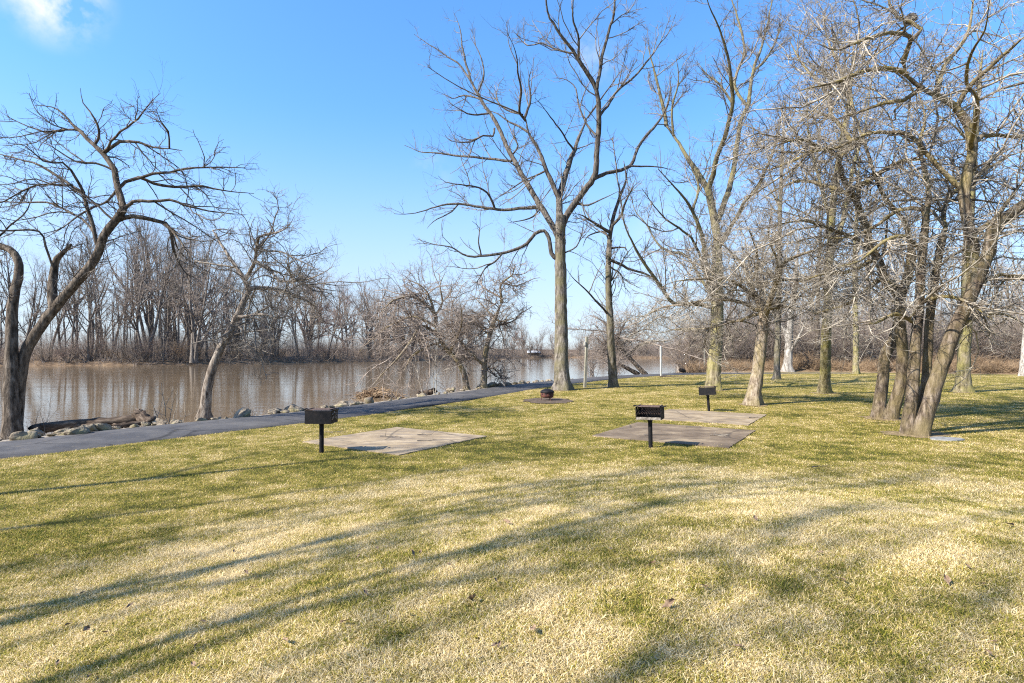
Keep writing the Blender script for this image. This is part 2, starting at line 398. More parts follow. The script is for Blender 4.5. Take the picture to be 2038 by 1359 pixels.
def dryness(P):
    r = mound_r(P); ang = np.arctan2(P[:, 1] - 1.6, P[:, 0] - 2.2)
    r = r + .04 * np.sin(ang * 5 + 1) + .03 * np.sin(ang * 11)
    inside = 1 - sstep(r, .92, 1.08)
    rim = np.exp(-((r - .98) / .10) ** 2)
    beyond = .43 + .07 * np.sin(P[:, 0] * .21 + 1.3) * np.cos(P[:, 1] * .27) + .10 * sstep(P[:, 1], 26, 42)
    ring = -.12 * np.exp(-((r - 1.22) / .14) ** 2)
    return beyond * (1 - inside) + .69 * inside + .16 * rim + ring
build_ground()

def build_sheets():
    # water
    s = 700
    me = np_mesh('river', [(-s, -60, WATER_Z), (s, -60, WATER_Z), (s, 900, WATER_Z), (-s, 900, WATER_Z)], [(0, 1, 2, 3)], [M['water']])
    tag(link('river', me), kind='structure')
    # path
    P = PATH[PATH[:, 0] < 27]; T = np.gradient(P, axis=0); T /= np.linalg.norm(T, axis=1)[:, None]; Nn = np.stack([-T[:, 1], T[:, 0]], 1)
    rng = np.random.default_rng(5); n = len(P); cols = []
    for k, (o, dz) in enumerate(((-1.13, -.05), (-1.08, .018), (-.5, .024), (0, .03), (.5, .024), (1.08, .018), (1.13, -.05))):
        w = o + (np.convolve(rng.normal(0, .07, n + 2), [.3, .4, .3], 'valid') if abs(o) > 1 else 0)
        q = P + Nn * np.asarray(w).reshape(-1, 1) if np.ndim(w) else P + Nn * w
        cols.append(np.column_stack([q, np.full(n, dz)]))
    V = np.stack(cols, 1).reshape(-1, 3); i = np.arange(n * 7).reshape(n, 7)
    Q = np.stack([i[:-1, :-1], i[:-1, 1:], i[1:, 1:], i[1:, :-1]], -1).reshape(-1, 4)[:, ::-1]
    tag(link('path', np_mesh('path', V, Q, [M['asphalt']])), kind='structure')
    # far bank
    FS = FAR_SHORE; T = np.gradient(FS, axis=0); T /= np.linalg.norm(T, axis=1)[:, None]; Nn = np.stack([-T[:, 1], T[:, 0]], 1)
    offs = [(-4, -2.2), (0, -.9), (1.2, -.45), (3, -.05), (8, .25), (25, .5), (80, .8), (250, 3), (600, 5)]
    n = len(FS); cols = []
    for o, z in offs:
        d = Nn if o <= 25 else np.tile(np.array([[0, 1.0]]), (n, 1)) * .5 + Nn * .5
        q = FS + d * o + (np.array([[0, 0]]))
        zz = z + (rng.normal(0, .12, n) if 0 < o < 30 else 0)
        cols.append(np.column_stack([q, np.full(n, 1.0) * zz]))
    V = np.stack(cols, 1).reshape(-1, 3); m = len(offs); i = np.arange(n * m).reshape(n, m)
    Q = np.stack([i[:-1, :-1], i[:-1, 1:], i[1:, 1:], i[1:, :-1]], -1).reshape(-1, 4)[:, ::-1]
    tag(link('far_bank', np_mesh('far_bank', V, Q, [M['farbank']])), kind='structure')
FAR_SHORE = smooth_poly([(-260, 62), (-160, 84), (-91, 102), (-69, 108), (-48, 128), (-33, 150), (-18, 178), (-4, 212), (10, 238), (28, 240), (60, 225), (110, 240), (220, 330)], 3.0)
build_sheets()

def build_pads():
    labs = ['square tan concrete pad beside the left grill, twigs lying on it',
            'dark stained square concrete pad under the grill with its open front',
            'brown concrete pad on the lawn farther back, beyond the open grill']
    for (c, h, a, m, zt), lab in zip(PADS, labs):
        rng = np.random.default_rng(int(abs(c[0]) * 100)); n = 26; ring = []
        for s in range(4):
            for j in range(n):
                t = -1 + 2 * j / n
                u, v = [(t, -1), (1, t), (-t, 1), (-1, -t)][s]
                k = 1 + rng.normal(0, .006)
                ring.append((u * h * k, v * h * k))
        bm = bmesh.new(); ca, sa = math.cos(a), math.sin(a)
        top = [bm.verts.new((x * ca - y * sa, x * sa + y * ca, zt)) for x, y in ring]
        bot = [bm.verts.new((x * ca - y * sa, x * sa + y * ca, -.1)) for x, y in ring]
        bm.faces.new(top)
        for i in range(len(top)): bm.faces.new((bot[i], bot[(i + 1) % len(top)], top[(i + 1) % len(top)], top[i]))
        o = link('concrete_pad', bm_mesh('concrete_pad', bm, M[m]), None, (c[0], c[1], 0))
        tag(o, lab, 'concrete pad', 'concrete pads set in the lawn')
build_pads()

# ------------------------------------------------------------------ grass
def build_grass():
    rng = np.random.default_rng(11)
    n = 2000000
    d0 = 1.9
    # radial density falls with the square of the distance past 5 m
    near = int(n * .46)
    dn = d0 + (5.5 - d0) * rng.random(near) ** 1.15
    df = 5.2 * np.exp(rng.random(n - near) * math.log(46 / 5.2))
    d = np.concatenate([dn, df]); x = (rng.random(n) * 2 - 1) * (d * .96 + 1.2 + 1.3 * (d < 14))
    P = np.stack([x, d], 1)
    pd = seg_dist(P, [tuple(p) for p in PATH[::2]])
    keep = pd > .98 + .22 * rng.random(n) ** 2 + .06 * np.sin(P[:, 1] * 3.1) * np.sin(P[:, 1] * 1.3 + 1)
    for pad in PADS:
        q = pad_local(P, pad); m = np.abs(q).max(1)
        nzq = .10 * np.sin(P[:, 0] * 5.1 + pad[0][0]) + .07 * np.sin(P[:, 1] * 7.7)
        keep &= (m > pad[1] - .09 + nzq * 1.1 + rng.normal(0, .06, n))
    ax = np.hypot((x - ASH[0]) / ASH[2], (d - ASH[1]) / ASH[3]); keep &= ax > .55 + .5 * rng.random(n)
    for sx, sy, sr in SOIL: keep &= np.hypot(x - sx, d - sy) / sr > .45 + .75 * rng.random(n)
    P = P[keep]; d = d[keep]; n = len(P)
    z = ground_z(P)
    sc = np.clip(d / 5.0, 1, 6) ** .62
    dry = dryness(P)
    h = (.013 + .021 * rng.random(n) ** 1.5) * (1 + .35 * (dry > .5)) * sc ** .35
    w = (.0012 + .0011 * rng.random(n)) * sc
    ph = rng.random(n) * math.tau; tilt = np.abs(rng.normal(1.12, .38, n)).clip(.1, 1.54)
    tilt2 = tilt + rng.normal(.5, .35, n)
    dx, dy = np.cos(ph), np.sin(ph)
    rr = rng.random(n) * math.tau; sx, sy = np.cos(rr) * w, np.sin(rr) * w
    base = np.column_stack([P, z - .004])
    mid = base + np.column_stack([dx * np.sin(tilt) * h * .55, dy * np.sin(tilt) * h * .55, np.cos(tilt) * h * .55])
    tip = mid + np.column_stack([dx * np.sin(tilt2) * h * .6, dy * np.sin(tilt2) * h * .6, np.cos(tilt2) * h * .6])
    mid[:, 2] = np.maximum(mid[:, 2], z + .003 + .009 * rng.random(n)); tip[:, 2] = np.maximum(tip[:, 2], z + .002 + .008 * rng.random(n))
    sv = np.column_stack([sx, sy, np.zeros(n)])
    V = np.stack([base - sv, base + sv, mid - sv * .8, mid + sv * .8, tip], 1).reshape(-1, 3).astype(np.float32)
    off = (np.arange(n) * 5)[:, None]
    loops = (off + np.array([[0, 1, 3, 2, 2, 3, 4]])).astype(np.int32)
    me = bpy.data.meshes.new('grass')
    me.vertices.add(len(V)); me.vertices.foreach_set('co', V.ravel())
    me.loops.add(loops.size); me.loops.foreach_set('vertex_index', loops.ravel())
    st = (np.arange(n) * 7)[:, None] + np.array([[0, 4]])
    me.polygons.add(2 * n); me.polygons.foreach_set('loop_start', st.ravel().astype(np.int32))
    me.materials.append(M['blade']); me.update(calc_edges=False)
    me.attributes.new('dry', 'FLOAT', 'POINT').data.foreach_set('value', np.repeat(dry, 5).astype(np.float32))
    me.attributes.new('rnd', 'FLOAT', 'POINT').data.foreach_set('value', np.repeat(rng.random(n), 5).astype(np.float32))
    tag(link('grass', me), 'short straw and yellow green grass covering the lawn', 'grass', kind='stuff')
ASH = (1.24, 19.75, .85, 1.15)
SOIL = [((px - CX) / F * d, d, r) for px, d, r in ((1120, 25.4, .62), (1221, 27.4, .45), (1419, 25.5, .6), (1500, 18.2, .46), (1641, 23.5, .5), (1760, 14.6, .55), (1824, 11.75, .58), (1917, 24.0, .55))]
build_grass()
def build_ash():
    rng = np.random.default_rng(2); bm = bmesh.new(); n = 48
    vs = []
    for i in range(n):
        a = i / n * math.tau; k = 1 + rng.normal(0, .06)
        vs.append(bm.verts.new((ASH[2] * k * math.cos(a), ASH[3] * k * math.sin(a), .012)))
    c = bm.verts.new((0, 0, .02))
    for i in range(n): bm.faces.new((c, vs[i], vs[(i + 1) % n]))
    tag(link('burnt_ground', bm_mesh('burnt_ground', bm, M['soil']), None, (ASH[0], ASH[1], 0)), kind='structure')
build_ash()
def build_soil():
    k = NT('bare earth with litter'); p = k.pos()
    k.col(k.ramp(k.noise(p, 9, 6, .7), [(.3, (.07, .05, .03)), (.5, (.17, .125, .07)), (.7, (.33, .25, .14))])); k.rough(.95, .1); k.bump(k.noise(p, 30, 4), .7, .03)
    rng = np.random.default_rng(9)
    for sx, sy, sr in SOIL:
        bm = bmesh.new(); n = 40; ph = rng.random(3) * 6
        vs = []
        for i in range(n):
            a = i / n * math.tau; q = sr * (1 + .16 * math.sin(2 * a + ph[0]) + .12 * math.sin(3 * a + ph[1]) + .08 * math.sin(7 * a + ph[2]) + rng.normal(0, .04))
            vs.append(bm.verts.new((q * math.cos(a), q * math.sin(a), .004)))
        c = bm.verts.new((0, 0, .02))
        for i in range(n): bm.faces.new((c, vs[i], vs[(i + 1) % n]))
        tag(link('bare_soil', bm_mesh('bare_soil', bm, k.m), None, (sx, sy, 0)), kind='structure')
build_soil()

# ------------------------------------------------------------------ trees
def tubes(P, R, sides, rng=None, rough=0.0):
    n, k, _ = P.shape
    T = np.empty_like(P); T[:, 1:-1] = P[:, 2:] - P[:, :-2]; T[:, 0] = P[:, 1] - P[:, 0]; T[:, -1] = P[:, -1] - P[:, -2]
    T /= np.linalg.norm(T, axis=2, keepdims=True) + 1e-9
    mean = P[:, -1] - P[:, 0]; mean /= np.linalg.norm(mean, axis=1, keepdims=True) + 1e-9
    ref = np.where(np.abs(mean[:, 2:3]) < .8, np.array([[0, 0, 1.0]]), np.array([[1.0, 0, 0]]))
    ref = ref[:, None, :] - np.sum(ref[:, None, :] * T, 2, keepdims=True) * T
    U = ref / (np.linalg.norm(ref, axis=2, keepdims=True) + 1e-9); W = np.cross(T, U)
    a = np.arange(sides) / sides * math.tau
    rad = R[:, :, None] * np.ones((1, 1, sides))
    if rough and rng is not None: rad = rad * (1 + rng.normal(0, rough, rad.shape))
    V = P[:, :, None, :] + (U[:, :, None, :] * np.cos(a)[None, None, :, None] + W[:, :, None, :] * np.sin(a)[None, None, :, None]) * rad[..., None]
    idx = np.arange(n * k * sides).reshape(n, k, sides); nx = np.roll(idx, -1, axis=2)
    Q = np.stack([idx[:, :-1], nx[:, :-1], nx[:, 1:], idx[:, 1:]], -1).reshape(-1, 4)
    return V.reshape(-1, 3), Q
class Acc:
    def __init__(s): s.V = []; s.Q = []; s.m = []; s.n = 0
    def add(s, VQ, mat=0):
        V, Q = VQ; s.V.append(V); s.Q.append(Q + s.n); s.m.append(np.full(len(Q), mat)); s.n += len(V)
    def mesh(s, name, mats): return np_mesh(name, np.concatenate(s.V), np.concatenate(s.Q), mats, np.concatenate(s.m))
def spawn(parents, rng, per_m, L, ang=50, wig=.2, up=.05, k=5, rcap=.02, rtip=.3, t0=.1, flat=1.0, grow=.5, sunk=None, lim=None):
    """children along every parent branch; all of one level at once"""
    outP, outR = [], []
    for P, R in parents:
        Sg = P[:, 1:] - P[:, :-1]; l = np.linalg.norm(Sg, axis=2); tot = l.sum(1, keepdims=True)
        fr = (np.cumsum(l, 1) - l * .5) / (tot + 1e-9)
        w = l * (fr > t0); W = w.sum()
        N = rng.poisson(per_m * W)
        if N == 0: continue
        ch = rng.choice(w.size, N, p=(w / W).ravel()); bi, si = np.unravel_index(ch, w.shape)
        u = rng.random(N)[:, None]
        pos = P[bi, si] * (1 - u) + P[bi, si + 1] * u
        t = Sg[bi, si] / (l[bi, si][:, None] + 1e-9); rl = R[bi, si] * (1 - u[:, 0]) + R[bi, si + 1] * u[:, 0]
        v = rng.normal(size=(N, 3)); v[:, 2] *= flat; v -= np.sum(v * t, 1, keepdims=True) * t; v /= np.linalg.norm(v, axis=1, keepdims=True) + 1e-9
        a = np.radians(ang + rng.normal(0, 14, N))[:, None]
        D = np.cos(a) * t + np.sin(a) * v
        ln = L * np.exp(rng.normal(0, .35, N)) * (1 + grow * .5 - grow * fr[bi, si])
        r0 = np.minimum(rl * .72, rcap * (ln / L) ** .7)
        pts = [pos]; p = pos
        for j in range(k):
            D = D + wig * rng.normal(size=(N, 3)); D[:, 2] += up
            D /= np.linalg.norm(D, axis=1, keepdims=True) + 1e-9
            p = p + D * (ln / k)[:, None]; pts.append(p)
        CP = np.stack(pts, 1)
        if sunk is not None: CP[:, :, 2] = np.maximum(CP[:, :, 2], sunk)
        CR = r0[:, None] * (1 - (1 - rtip) * (np.arange(k + 1) / k))[None, :]
        outP.append(CP); outR.append(CR)
    if not outP: return None
    return np.concatenate(outP), np.concatenate(outR)
def resample(pts, rad, step, rng, jit):
    pts = np.column_stack([pts, rad]); s = smooth_poly(pts, step)
    L = len(s); nz = np.cumsum(rng.normal(0, 1, (L, 3)), 0) * .0
    j = rng.normal(0, 1, (L, 3)); j[1:-1] = (j[:-2] + j[1:-1] + j[2:]) / 3; j[0] = 0
    s[:, :3] += j * jit * np.minimum(1, s[:, 3:4] / .03)
    return s[:, :3], np.maximum(s[:, 3], .004)
def grow_levels(seeds, rng, levels, acc, sunk=None):
    """levels: dicts for spawn + sides, mat; each level grows on the level before (and on 'also' earlier ones)"""
    hist = [seeds]
    for lv in levels:
        lv = dict(lv); sides = lv.pop('sides', 3); mat = lv.pop('mat', 1); also = lv.pop('also', ())
        par = list(hist[-1])
        for b in also: par += hist[b]
        r = spawn(par, rng, sunk=sunk, **lv)
        if r is None: hist.append([]); continue
        acc.add(tubes(r[0], r[1], sides), mat); hist.append([r])
    return hist
def drawn_tree(name, label, cat, d, stems, limbs, levels, mb, mt, seed, spread=.5, extra=None, sink=.25, step=.3, group=None, ground=None, lw=.9, k0=.4, mlimb=None):
    """a tree whose stems and main limbs follow the ones in the photo; each limb wanders off in depth on its own"""
    rng = np.random.default_rng(seed)
    x0, y0 = stems[0][2][0][:2]
    base = px2w(x0, y0, d); base[2] = gz(base[0], base[1]) if ground is None else ground
    root = empty(name, base, label, cat, group)
    placed = []          # (pixel x, y, depth) samples of what is already there
    acc = Acc(); seeds = []; ml = mlimb or mb
    def place(w0, w1, pts, depth0, slope, trunk):
        pts = np.array([p[:2] for p in pts], float)
        seg = np.r_[0, np.cumsum(np.hypot(*np.diff(pts, axis=0).T))]; f = seg / seg[-1]
        bow = np.sin(f * math.pi * .8) * rng.normal(0, .05) * seg[-1] / F * depth0
        dep = depth0 + slope * seg / F * depth0 + bow
        W = np.stack([px2w(p[0], p[1], q) for p, q in zip(pts, dep)])
        r = (w0 + (w1 - w0) * f) * .5 / F * dep
        if not trunk: r = r * lw * (1 - .6 * np.clip((f - .6) / .4, 0, 1))
        for a in range(len(pts) - 1):
            for t in np.linspace(0, 1, 6): placed.append((*(pts[a] * (1 - t) + pts[a + 1] * t), dep[a] * (1 - t) + dep[a + 1] * t))
        return W, r
    for i, st in enumerate(stems):
        w0, w1, pts = st[:3]; dd = st[3] if len(st) > 3 else 0
        slope = st[4] if len(st) > 4 else rng.normal(0, .06)
        W, r = place(w0, w1, pts, d + dd, slope, True)
        W, r = resample(W, r, step * .8, rng, .012)
        if w1 <= 10: r = r * (1 - .75 * np.clip((np.linspace(0, 1, len(r)) - .8) / .2, 0, 1))
        gh = (gz(W[0, 0], W[0, 1]) if ground is None else ground)
        hgt = W[:, 2] - W[0, 2]
        r = r * (.92 if len(stems) == 1 else .84) * (1 + (.3 if len(stems) == 1 else .15) * np.exp(-np.maximum(hgt, 0) / (r[0] * 1.1)))
        W = np.vstack([W[:1] - (W[1:2] - W[:1]) * 0 - np.array([[0, 0, sink + max(0, W[0, 2] - gh)]]), W]); r = np.r_[r[0] * 1.1, r]
        Wl = W - base
        tv, tq = tubes(Wl[None], r[None], 18, rng, .035)
        th = np.tile(np.arange(18) / 18 * math.tau, len(Wl)); hh = np.repeat(np.maximum(Wl[:, 2] - Wl[1, 2], 0), 18)   # buttress roots
        lob = (.5 if len(stems) == 1 else .22) * np.exp(-hh / (r[1] * 1.1)) * np.maximum(0, np.cos(th * int(rng.integers(4, 6)) + rng.random() * 6)) ** 1.5
        cc = np.repeat(Wl, 18, axis=0); tv[:, :2] = cc[:, :2] + (tv[:, :2] - cc[:, :2]) * (1 + lob)[:, None]
        t = Acc(); t.add((tv, tq), 0)
        link('trunk', t.mesh('trunk', [mb]), root)
        q0 = int(len(Wl) * k0); seeds.append((Wl[None, q0:], r[None, q0:]))
    for lm in limbs:
        w0, w1, pts = lm[:3]
        pp = np.array(placed); q = np.hypot(pp[:, 0] - pts[0][0], pp[:, 1] - pts[0][1]); dep = pp[q.argmin(), 2]
        slope = lm[3] if len(lm) > 3 else float(np.clip(rng.normal(0, spread), -spread * 1.5, spread * 1.5))
        W, r = place(w0, w1, pts, dep, slope, False)
        W, r = resample(W, r, step, rng, .03)
        Wl = W - base
        acc.add(tubes(Wl[None], r[None], 9, rng, .05), 0); seeds.append((Wl[None], r[None]))
    if extra:
        e = dict(extra); sides = e.pop('sides', 6)
        r = spawn([s for s in seeds[:len(stems)]], rng, **e)
        if r is not None: acc.add(tubes(r[0], r[1], sides), 0); seeds.append(r)
    grow_levels(seeds, rng, levels, acc, sunk=None)
    link('crown', acc.mesh('crown', [ml, mt]), root)
    return root

# growth habits
def tall(kk=1.0, rc=1.0, dens=1.0):
    return [dict(per_m=2.0 * dens, L=1.35 * kk, ang=42, wig=.16, up=.07, k=6, rcap=.022 * rc, rtip=.4, t0=.12, sides=4, grow=.9),
            dict(per_m=3.8 * dens, L=.6 * kk, ang=42, wig=.2, up=.06, k=4, rcap=.012 * rc, rtip=.5, t0=.1),
            dict(per_m=4.2 * dens, L=.24 * kk, ang=45, wig=.22, up=.05, k=3, rcap=.0085 * rc, rtip=.6, t0=.1)]
def thorny(kk=1.0, rc=1.0, dens=1.0, up=.02, wig=.3):
    return [dict(per_m=4.2 * dens, L=1.25 * kk, ang=58, wig=wig * .8, up=up, k=8, rcap=.018 * rc, rtip=.35, t0=.05, sides=4, grow=.7, flat=.7),
            dict(per_m=7.5 * dens, L=.5 * kk, ang=58, wig=wig, up=up, k=5, rcap=.0085 * rc, rtip=.45, t0=.05, flat=.8),
            dict(per_m=9.0 * dens, L=.2 * kk, ang=58, wig=wig, up=up, k=3, rcap=.0052 * rc, rtip=.6, t0=.1),
            dict(per_m=5.5 * dens, L=.06 * kk, ang=58, wig=.2, up=.03, k=1, rcap=.0042 * rc, rtip=.8, t0=.1)]

def build_near_trees():
    # tall tree in the middle
    drawn_tree('bare_tree', 'tall bare grey tree in the middle with an arching low left limb', 'tree', 25.4,
      [(31, 21, [(1120, 776), (1118, 740), (1117, 650), (1116, 560), (1115, 500), (1116, 428)]), ],
      [(18, 9, [(1116, 435), (1112, 391), (1124, 354), (1143, 297), (1159, 255), (1169, 235)]),
       (16, 3, [(1110, 470), (1105, 457), (1077, 412), (1044, 358), (1015, 305), (986, 243), (957, 198), (937, 161), (916, 132), (883, 107), (854, 89), (825, 68)]),
       (6, 2, [(937, 161), (922, 103), (916, 62), (904, 25)]),
       (5, 2, [(950, 190), (962, 150), (955, 110), (935, 70)]),
       (13, 7, [(1114, 400), (1101, 371), (1085, 334), (1068, 293), (1052, 264), (1044, 235)]),
       (7, 2, [(1044, 235), (1050, 218), (1056, 194), (1052, 160), (1060, 130)]),
       (7, 2, [(1046, 240), (1033, 222), (1037, 181), (1031, 144), (1027, 103), (1010, 65)]),
       (5, 2, [(1040, 228), (1002, 214), (974, 181), (960, 160)]),
       (6, 2, [(1052, 264), (1015, 243), (986, 225), (960, 215)]),
       (17, 6, [(1118, 456), (1126, 433), (1143, 404), (1163, 379), (1180, 354), (1186, 330), (1188, 288), (1192, 231), (1188, 177), (1171, 148), (1151, 119), (1126, 82), (1101, 45), (1089, 21), (1085, -60)]),
       (9, 4, [(1188, 177), (1196, 124), (1208, 74), (1221, 29), (1223, 0), (1235, -70)]),
       (6, 3, [(1151, 119), (1150, 70), (1140, 30), (1145, -30)]),
       (5, 2, [(1142, 105), (1110, 100), (1075, 85), (1050, 90), (1020, 60)]),
       (10, 4, [(1182, 356), (1213, 342), (1254, 330), (1274, 288), (1299, 255), (1320, 227), (1332, 194), (1336, 150)]),
       (5, 2, [(1254, 330), (1287, 330), (1320, 334), (1345, 340)]),
       (7, 2, [(1191, 235), (1229, 181), (1262, 152), (1291, 119), (1311, 91), (1332, 62), (1345, 30)]),
       (6, 2, [(1187, 270), (1167, 243), (1151, 206), (1147, 177), (1126, 157), (1098, 155)]),
       (5, 2, [(1169, 235), (1190, 205), (1215, 170), (1235, 140)]),
       (9, 3, [(1085, 425), (1073, 414), (1044, 414), (1002, 418), (957, 412), (912, 406), (879, 408), (838, 422), (805, 426), (785, 425)]),
       (6, 2, [(985, 416), (970, 383), (945, 371), (920, 367), (887, 362), (872, 350)]),
       (4, 2, [(912, 406), (890, 425), (862, 440), (850, 455)]),
       (11, 3, [(1112, 517), (1097, 503), (1091, 474), (1083, 459), (1064, 466), (1048, 486), (1027, 496), (994, 505), (945, 511), (920, 505), (895, 492), (862, 486), (830, 475)]),
       (5, 2, [(1000, 504), (985, 520), (965, 535), (950, 560), (930, 575)]),
       (4, 2, [(958, 510), (952, 480), (955, 455), (940, 440)]),
       (7, 3, [(1018, 320), (994, 319), (957, 313), (916, 311), (875, 305), (834, 301), (805, 288)]),
       (5, 2, [(984, 255), (982, 270), (961, 270), (937, 282), (899, 280), (885, 268)]),
       (5, 2, [(1085, 340), (1064, 350), (1040, 362), (1011, 379), (982, 400)]),
       (4, 2, [(1124, 503), (1147, 490), (1159, 461), (1162, 440)]),
       (6, 2, [(1143, 404), (1171, 406), (1208, 391), (1232, 380)]),
       (5, 2, [(1143, 300), (1122, 268), (1101, 239), (1085, 218), (1065, 195)]),
       (5, 2, [(1075, 415), (1060, 432), (1035, 440), (1010, 444)]),
       (5, 2, [(957, 198), (925, 190), (900, 195), (885, 188)]),
       (5, 2, [(975, 225), (950, 228), (930, 225), (905, 210), (888, 200)]),
       (5, 2, [(1018, 310), (1030, 290), (1022, 265), (1028, 240)])],
      tall(1.0, .9, 1.02), M['bark_grey'], M['twig_grey'], 21, spread=.55, lw=.8, mlimb=M['limb_grey'],
      extra=dict(per_m=.5, L=3.2, ang=45, wig=.12, up=.12, k=9, rcap=.05, rtip=.3, t0=.6))
    drawn_tree('bare_tree', 'slim bare tree standing just right of the leaning wooden post', 'tree', 27.4,
      [(19, 11, [(1221, 770), (1217, 695), (1213, 614), (1211, 533), (1213, 477)])],
      [(10, 4, [(1213, 480), (1219, 448), (1225, 420), (1235, 388), (1247, 355), (1240, 320)]),
       (8, 2, [(1215, 462), (1201, 456), (1180, 442), (1156, 428), (1140, 425)]),
       (7, 2, [(1214, 517), (1257, 537), (1294, 549), (1318, 570), (1340, 580)]),
       (7, 2, [(1219, 448), (1237, 428), (1245, 400), (1261, 371), (1275, 360)]),
       (5, 2, [(1209, 625), (1189, 602), (1164, 574), (1140, 552), (1128, 535)]),
       (5, 2, [(1213, 495), (1245, 493), (1249, 512)]),
       (4, 2, [(1213, 530), (1235, 545), (1245, 575)]),
       (5, 2, [(1213, 480), (1200, 460), (1170, 470), (1160, 490)])],
      tall(.85, 1.0, 1.2), M['bark_grey'], M['twig_grey'], 22, spread=.6, mlimb=M['limb_grey'],
      extra=dict(per_m=.6, L=2.0, ang=60, wig=.15, up=.05, k=8, rcap=.03, rtip=.3, t0=.4))
    drawn_tree('bare_tree', 'tall olive barked bare tree behind the far grill, forking high up', 'tree', 25.5,
      [(29, 24, [(1419, 778), (1421, 735), (1427, 655), (1427, 594), (1429, 533)])],
      [(21, 9, [(1429, 540), (1428, 477), (1419, 428), (1409, 379), (1391, 347), (1367, 311), (1346, 278), (1326, 250)]),
       (9, 3, [(1326, 250), (1322, 225), (1305, 150), (1290, 90)]),
       (6, 2, [(1340, 270), (1338, 214), (1350, 160), (1345, 110)]),
       (13, 4, [(1427, 590), (1415, 582), (1407, 533), (1399, 477), (1379, 420), (1358, 388), (1330, 359), (1310, 335)]),
       (12, 3, [(1409, 379), (1419, 347), (1427, 311), (1439, 280), (1445, 264), (1458, 206), (1449, 124), (1433, 62), (1412, 12), (1400, -40)]),
       (13, 4, [(1429, 440), (1447, 388), (1460, 339), (1474, 247), (1489, 206), (1499, 144), (1519, 82), (1532, 25), (1540, -30)]),
       (7, 3, [(1486, 210), (1462, 165), (1482, 103), (1470, 41), (1457, 0), (1450, -50)]),
       (6, 2, [(1499, 144), (1530, 110), (1548, 70), (1560, 30)]),
       (10, 3, [(1430, 490), (1464, 436), (1484, 400), (1505, 380), (1528, 331), (1550, 260), (1560, 190)]),
       (7, 3, [(1415, 575), (1383, 485), (1358, 460), (1322, 432), (1298, 404), (1278, 375)]),
       (7, 2, [(1418, 590), (1367, 509), (1334, 501), (1310, 485), (1286, 444), (1265, 420), (1250, 372)]),
       (10, 4, [(1420, 612), (1391, 606), (1342, 602), (1314, 566), (1278, 517), (1253, 468), (1241, 432), (1235, 400)]),
       (6, 2, [(1458, 206), (1430, 165), (1408, 150), (1385, 120)]),
       (6, 2, [(1379, 420), (1390, 370), (1375, 330), (1372, 290)])],
      tall(1.0, .95, 1.4), M['bark_moss'], M['twig_grey'], 23, spread=.5, mlimb=M['limb_olive'],
      extra=dict(per_m=.8, L=3.0, ang=45, wig=.12, up=.1, k=9, rcap=.05, rtip=.3, t0=.3))
    drawn_tree('crooked_tree', 'low crooked tree with tan bark leaning right, between the far grill and the straight trunk', 'tree', 18.2,
      [(28, 22, [(1498, 806), (1508, 735), (1516, 675), (1520, 634)])],
      [(13, 5, [(1519, 640), (1508, 598), (1496, 566), (1480, 530), (1450, 500), (1420, 470)]),
       (14, 4, [(1521, 634), (1528, 614), (1544, 566), (1556, 525), (1585, 509), (1621, 497), (1660, 480)]),
       (9, 2, [(1514, 620), (1470, 600), (1420, 596), (1367, 606), (1320, 612), (1270, 632), (1241, 640)]),
       (7, 2, [(1515, 625), (1460, 640), (1400, 655), (1345, 655), (1300, 668)]),
       (8, 2, [(1505, 590), (1460, 560), (1400, 555), (1345, 560), (1310, 575)]),
       (7, 2, [(1540, 575), (1545, 520), (1530, 470), (1535, 420)]),
       (7, 2, [(1526, 615), (1570, 610), (1620, 620), (1660, 640)]),
       (6, 2, [(1545, 560), (1600, 560), (1650, 560), (1690, 575)]),
       (7, 2, [(1496, 566), (1510, 520), (1495, 470), (1480, 430)])],
      thorny(1.1, 1.0, 1.15, up=.0), M['bark_tan'], M['twig_pale'], 24, spread=.9, k0=.8,
      extra=dict(per_m=3.0, L=2.0, ang=60, wig=.14, up=.10, k=9, rcap=.04, rtip=.3, t0=.55))
    def straight(label, d, pts, w0, w1, mb, seed, kk=1.0, per=.9, L=3.0, extra_limbs=(), t0=.25, ang=50, name='bare_tree', mt='twig_grey'):
        return drawn_tree(name, label, 'tree', d, [(w0, w1, pts)], list(extra_limbs), tall(kk, 1.0, 1.0), M[mb], M[mt], seed, spread=.5,
            extra=dict(per_m=per, L=L, ang=ang, wig=.13, up=.09, k=9, rcap=.05, rtip=.25, t0=t0, grow=.9))
    straight('thin dark straight bare tree behind the tan leaning trunk', 35, [(1545, 756), (1547, 700), (1550, 600), (1552, 450), (1556, 330), (1562, 200)], 13, 5, 'bark_grey', 25)
    straight('straight olive trunk standing alone between the leaning tree and the twin stems', 23.5,
             [(1641, 784), (1643, 700), (1648, 600), (1651, 520), (1656, 430), (1668, 330), (1690, 200), (1700, 80)], 22, 7, 'bark_moss', 26,
             extra_limbs=[(12, 4, [(1651, 525), (1680, 430), (1700, 330), (1725, 240), (1735, 150)]), (9, 3, [(1655, 440), (1630, 360), (1610, 270), (1605, 180)])])
    straight('slender green tinged trunk at the far edge of the lawn', 44, [(1703, 745), (1703, 640), (1701, 520), (1705, 420), (1712, 300)], 12, 5, 'bark_moss', 27)
    straight('thick olive trunk to the right of the big leaning stems', 24,
             [(1917, 781), (1917, 740), (1922, 640), (1926, 540), (1931, 400), (1942, 250), (1955, 100)], 26, 9, 'bark_moss', 28, t0=.4)
